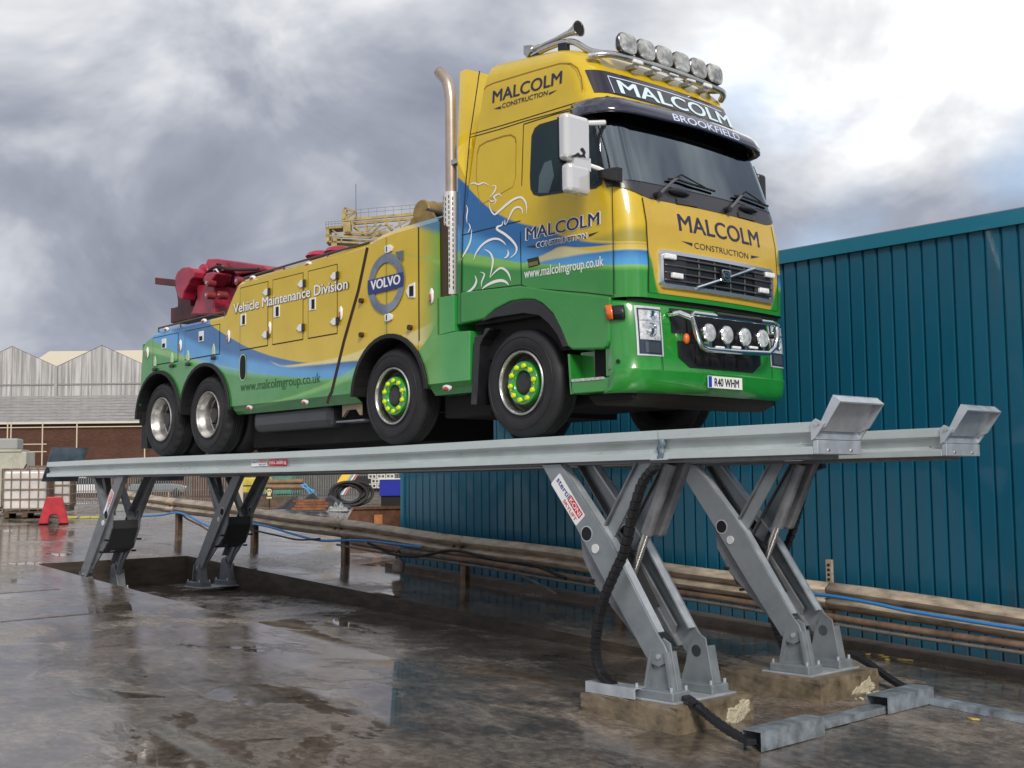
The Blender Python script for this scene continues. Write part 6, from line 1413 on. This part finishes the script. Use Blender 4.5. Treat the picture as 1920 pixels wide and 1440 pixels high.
P = atD(640, 0, 95); F = Fr(P, 0); tag(fbox(F, -5, 4.5, 0, 4, 0, 2.6).build('dark_shed', mat('shed_dark', (.07, .075, .075), .7, var=.3)), 'low dark shed behind the palisade fence', 'shed')
def car(u, D, col, label, yaw):
    P = atD(u, 0, D); F = Fr(P, yaw); t = thing('parked_car', label, 'car', P, None); m = mat('car_'+label[:6], col, .25, coat=.8)
    fprism(F, [(-2.1, .3), (2.1, .3), (2.15, .65), (1.9, .85), (1.0, .95), (-1.9, .95), (-2.15, .7)], -.85, .85).build('car_body', m, t, bevel=.08, seg=3)
    fprism(F, [(-1.75, .93), (1.05, .93), (.45, 1.42), (-1.2, 1.45)], -.72, .72).build('car_cabin', glass, t, bevel=.06, seg=3); fprism(F, [(-1.22, 1.44), (.46, 1.41), (.40, 1.48), (-1.15, 1.50)], -.68, .68).build('car_roof', m, t, bevel=.02)
    for a in (-1.35, 1.35):
        for d in (-.86, .70): MB().lathe([(0, 0), (.2, 0), (.31, .02), (.32, .08), (.31, .16), (0, .16)], F(a, d, .32), FH, 16).build('car_wheel', black, t)
    for a in (-2.1, 2.08): fbox(F, a-.04, a+.06, -.7, -.4, .62, .76).build('car_lamp', whitep, t)
car(158, 96, (.70, .70, .72), 'white hatchback parked behind the palisade fence', .1); car(298, 97, (.22, .25, .28), 'grey hatchback parked behind the palisade fence beside the white one', .1)
# brick workshop with a shallow roof and scaffold
BD = 112; k_ = BD/2265
def hgt(v, D=BD): return CPOS.z+(921-v)*D/2265
P = atD(130, 0, BD); P.z = 0; F = Fr(P, .02); bw = thing('brick_workshop', 'long low brick workshop with grey sheeted roof behind the palisade fence', 'building', P)
bk = bpy.data.materials.new('brick'); bk.use_nodes = True; N = bk.node_tree.nodes; L = bk.node_tree.links; t_ = N.new('ShaderNodeTexBrick'); g_ = N.new('ShaderNodeTexCoord')
mp_ = N.new('ShaderNodeMapping'); mp_.inputs['Rotation'].default_value = (math.radians(90), 0, 0); L.new(g_.outputs['Object'], mp_.inputs[0]); L.new(mp_.outputs[0], t_.inputs[0]); t_.inputs['Scale'].default_value = 3
t_.inputs['Color1'].default_value = (.14, .055, .032, 1); t_.inputs['Color2'].default_value = (.09, .035, .024, 1); t_.inputs['Mortar'].default_value = (.11, .07, .05, 1)
n_ = N.new('ShaderNodeTexNoise'); n_.inputs['Scale'].default_value = .7; n_.inputs['Detail'].default_value = 6; L.new(g_.outputs['Object'], n_.inputs[0]); m_ = N.new('ShaderNodeMix'); m_.data_type = 'RGBA'; m_.blend_type = 'MULTIPLY'; L.new(n_.outputs['Fac'], m_.inputs[0]); L.new(t_.outputs[0], m_.inputs[6]); m_.inputs[7].default_value = (.5, .45, .42, 1); L.new(m_.outputs[2], N['Principled BSDF'].inputs['Base Color']); N['Principled BSDF'].inputs['Roughness'].default_value = .85
he = hgt(806); fbox(F, -14, 16, 0, 14, 1, he).build('brick_wall', bk, bw)
rf = mat('sheet_roof', (.30, .28, .265), .6, var=.28, vscale=1.2, stretch=(1, 1, 3)); ht = hgt(757, BD+13)
for i in range(9):
    t0 = i/9; t1 = (i+1)/9+.012
    MB().add([F(-14.3, -.5+13.5*t0, lerp(he, ht, t0)+.06), F(16.3, -.5+13.5*t0, lerp(he, ht, t0)+.06), F(16.3, -.5+13.5*t1, lerp(he, ht, t1)+.0), F(-14.3, -.5+13.5*t1, lerp(he, ht, t1))], [(0, 1, 2, 3)]).build('roof_sheet', rf, bw, fixn=False)
fbox(F, -14.3, 16.3, -.62, -.48, he-.08, he+.10).build('gutter', mat('gutter_pale', (.6, .57, .5), .5), bw)
sc = thing('scaffold', 'pale tubular scaffold standing along the brick workshop', 'scaffold', atD(130, 0, BD-2)); F2 = Fr(sc.location, .02); scm = mat('scaffold_cream', (.62, .52, .38), .6)
for u in (22, 28, 82, 141, 258, 300): a = (u-130)*k_; MB().cyl(F2(a, 0, 0), F2(a, 0, hgt(806)-sc.location.z), .055, 6).build('scaffold_post', scm, sc)
for v in (815, 844, 857): MB().cyl(F2(-9, 0, hgt(v)-sc.location.z), F2(6.5 if v == 815 else -2, 0, hgt(v)-sc.location.z), .045, 6).build('scaffold_rail', scm, sc)
# twin gabled warehouse
GD = 170; kg = GD/2265; P = atD(102, 0, GD); P.z = 0; F = Fr(P, -.0); hp_k = hgt(670, GD); hv = hgt(707, GD); wg = mat('warehouse_sheet', (.46, .45, .45), .8, var=.45, vscale=1.1, stretch=(2.2, 2.2, .12)); wrf = mat('warehouse_roof', (.5, .5, .52), .6)
gw = thing('gabled_warehouse', 'grey weathered warehouse with twin gables behind the brick workshop', 'warehouse', P)
hw_ = 79*kg
for c in (-1, 1):
    a = c*hw_; fprism(F, [(a-hw_, 0), (a+hw_, 0), (a+hw_, hv), (a, hp_k), (a-hw_, hv)], 0, .3).build('gable_wall', wg, gw)
    sh_ = Vector((-24, 40))
    for s_ in (-1, 1):
        MB().add([F(a, -.06, hp_k+.06), F(a+s_*(hw_+.0), -.06, hv+.06), F(a+s_*hw_+sh_.x, sh_.y, hv+.06), F(a+sh_.x, sh_.y, hp_k+.06)], [(0, 1, 2, 3)]).build('roof_slope', wrf, gw, fixn=False)
    nS = 9
    for k in range(nS):
        aa = a-hw_+2*hw_*(k+.5)/nS; top_ = lerp(hv, hp_k, 1-abs(aa-a)/hw_)
        fbox(F, aa-.03, aa+.03, -.06, 0, 6, top_-.1).build('sheet_lap', mat('lap_grey', (.26, .25, .25), .8), gw)
fbox(F, -.18, .18, -.35, -.05, 6, hv).build('downpipe', mat('downpipe_pale', (.35, .34, .33), .6), gw)
fbox(F, -2*hw_, 2*hw_, -.1, 0, hgt(738, GD)-.1, hgt(738, GD)+.1).build('sheet_rail', mat('lap_grey', (.17, .165, .16)), gw)
P = atD(190, 0, 230); P.z = 0; F = Fr(P, 0); hb = hgt(674, 230); tb = thing('tan_roofed_hall', 'broad hall with pale tan roof rising behind the twin gables', 'building', P)
tanr = mat('tan_roof', (.62, .55, .43), .6)
fbox(F, -16, 22, 0, 20, 0, hb-4.2).build('hall_wall', mat('hall_wall', (.5, .45, .36), .7), tb); MB().add([F(-16, -.5, hb-4.5), F(22, -.5, hb-4.5), F(22, 16, hb+1.6), F(-16, 16, hb+1.6)], [(0, 1, 2, 3)]).build('hall_roof', tanr, tb, fixn=False)
# far gantry crane
XD = 260; kx = XD/2265; P = atD(700, 0, XD); P.z = 0; F = Fr(P, 0); cr_ = thing('gantry_crane', 'distant tan lattice gantry crane with walkway railings above the truck body', 'crane', P); cm = mat('crane_tan', (.36, .27, .10), .6, var=.3, vscale=.6); cmd = mat('crane_rail', (.16, .14, .10), .6)
def cp(u, v): u = 600+u/6.4; v = 340+v/6.4; return ((u-700)*kx, CPOS.z+(921-v)*kx)
def cbar(p, q, w, name='lattice_bar', m=cm, d0=0, d1=None):
    a = Vector(cp(*p)); b = Vector(cp(*q)); t = (b-a).normalized(); n = Vector((-t.y, t.x))*w/6.4*kx/2; d1 = d0+w/6.4*kx if d1 is None else d1
    fprism(F, [tuple(a+n), tuple(b+n), tuple(b-n), tuple(a-n)], d0, d1).build(name, m, cr_)
for d in (0, 4):
    cbar((270, 520), (1700, 410), 34, 'main_girder', cm, d); cbar((300, 672), (1300, 690), 30, 'lower_chord', cm, d); cbar((70, 705), (720, 745), 24, 'lower_chord', cm, d)
    for p, q, w in (((380, 560), (520, 680), 22), ((560, 670), (720, 525), 18), ((770, 525), (880, 640), 26), ((545, 535), (550, 665), 16), ((950, 500), (955, 580), 14), ((700, 600), (710, 690), 12), ((900, 620), (1150, 490), 16), ((620, 690), (800, 620), 14), ((150, 640), (230, 690), 12), ((430, 560), (860, 540), 10)): cbar(p, q, w, 'lattice_bar', cm, d)
cbar((66, 612), (270, 600), 30, 'walkway', cm, 0, 4); cbar((90, 600), (95, 790), 40, 'end_frame', cm, 0, 4); cbar((90, 780), (460, 800), 18, 'walkway', cm, 0, 4); cbar((150, 740), (155, 790), 14); cbar((260, 740), (262, 795), 14); cbar((600, 745), (800, 650), 12)
cbar((320, 540), (330, 690), 90, 'machinery_cab', cm, 0, 3); cbar((300, 365), (285, 520), 46, 'tower_post', cm, 0, 2); cbar((420, 400), (430, 510), 30, 'tower_post', cm, 0, 2); cbar((295, 372), (420, 410), 24, 'tower_beam'); cbar((300, 440), (425, 440), 20, 'tower_beam'); cbar((300, 500), (430, 420), 20, 'tower_beam')
cbar((435, 75), (437, 480), 8, 'mast', mat('mast_blue', (.08, .11, .18), .5))
for h in (0, 45): cbar((440, 392+h), (1700, 300+h), 4, 'hand_rail', cmd)
for k in range(13): x = 490+k*100; cbar((x, 388-k*7), (x, 500-k*8), 4, 'rail_post', cmd)
for h in (0, 28): cbar((66, 542+h), (262, 528+h), 4, 'hand_rail', cmd)
for k in range(6): x = 68+k*38; cbar((x, 540-k*2), (x, 600), 4, 'rail_post', cmd)
for a in (-9, 30): 
    for d in (0, 4): fbox(F, a, a+1.2, d, d+1, 0, CPOS.z+(921-455)*kx).build('gantry_leg', cm, cr_)
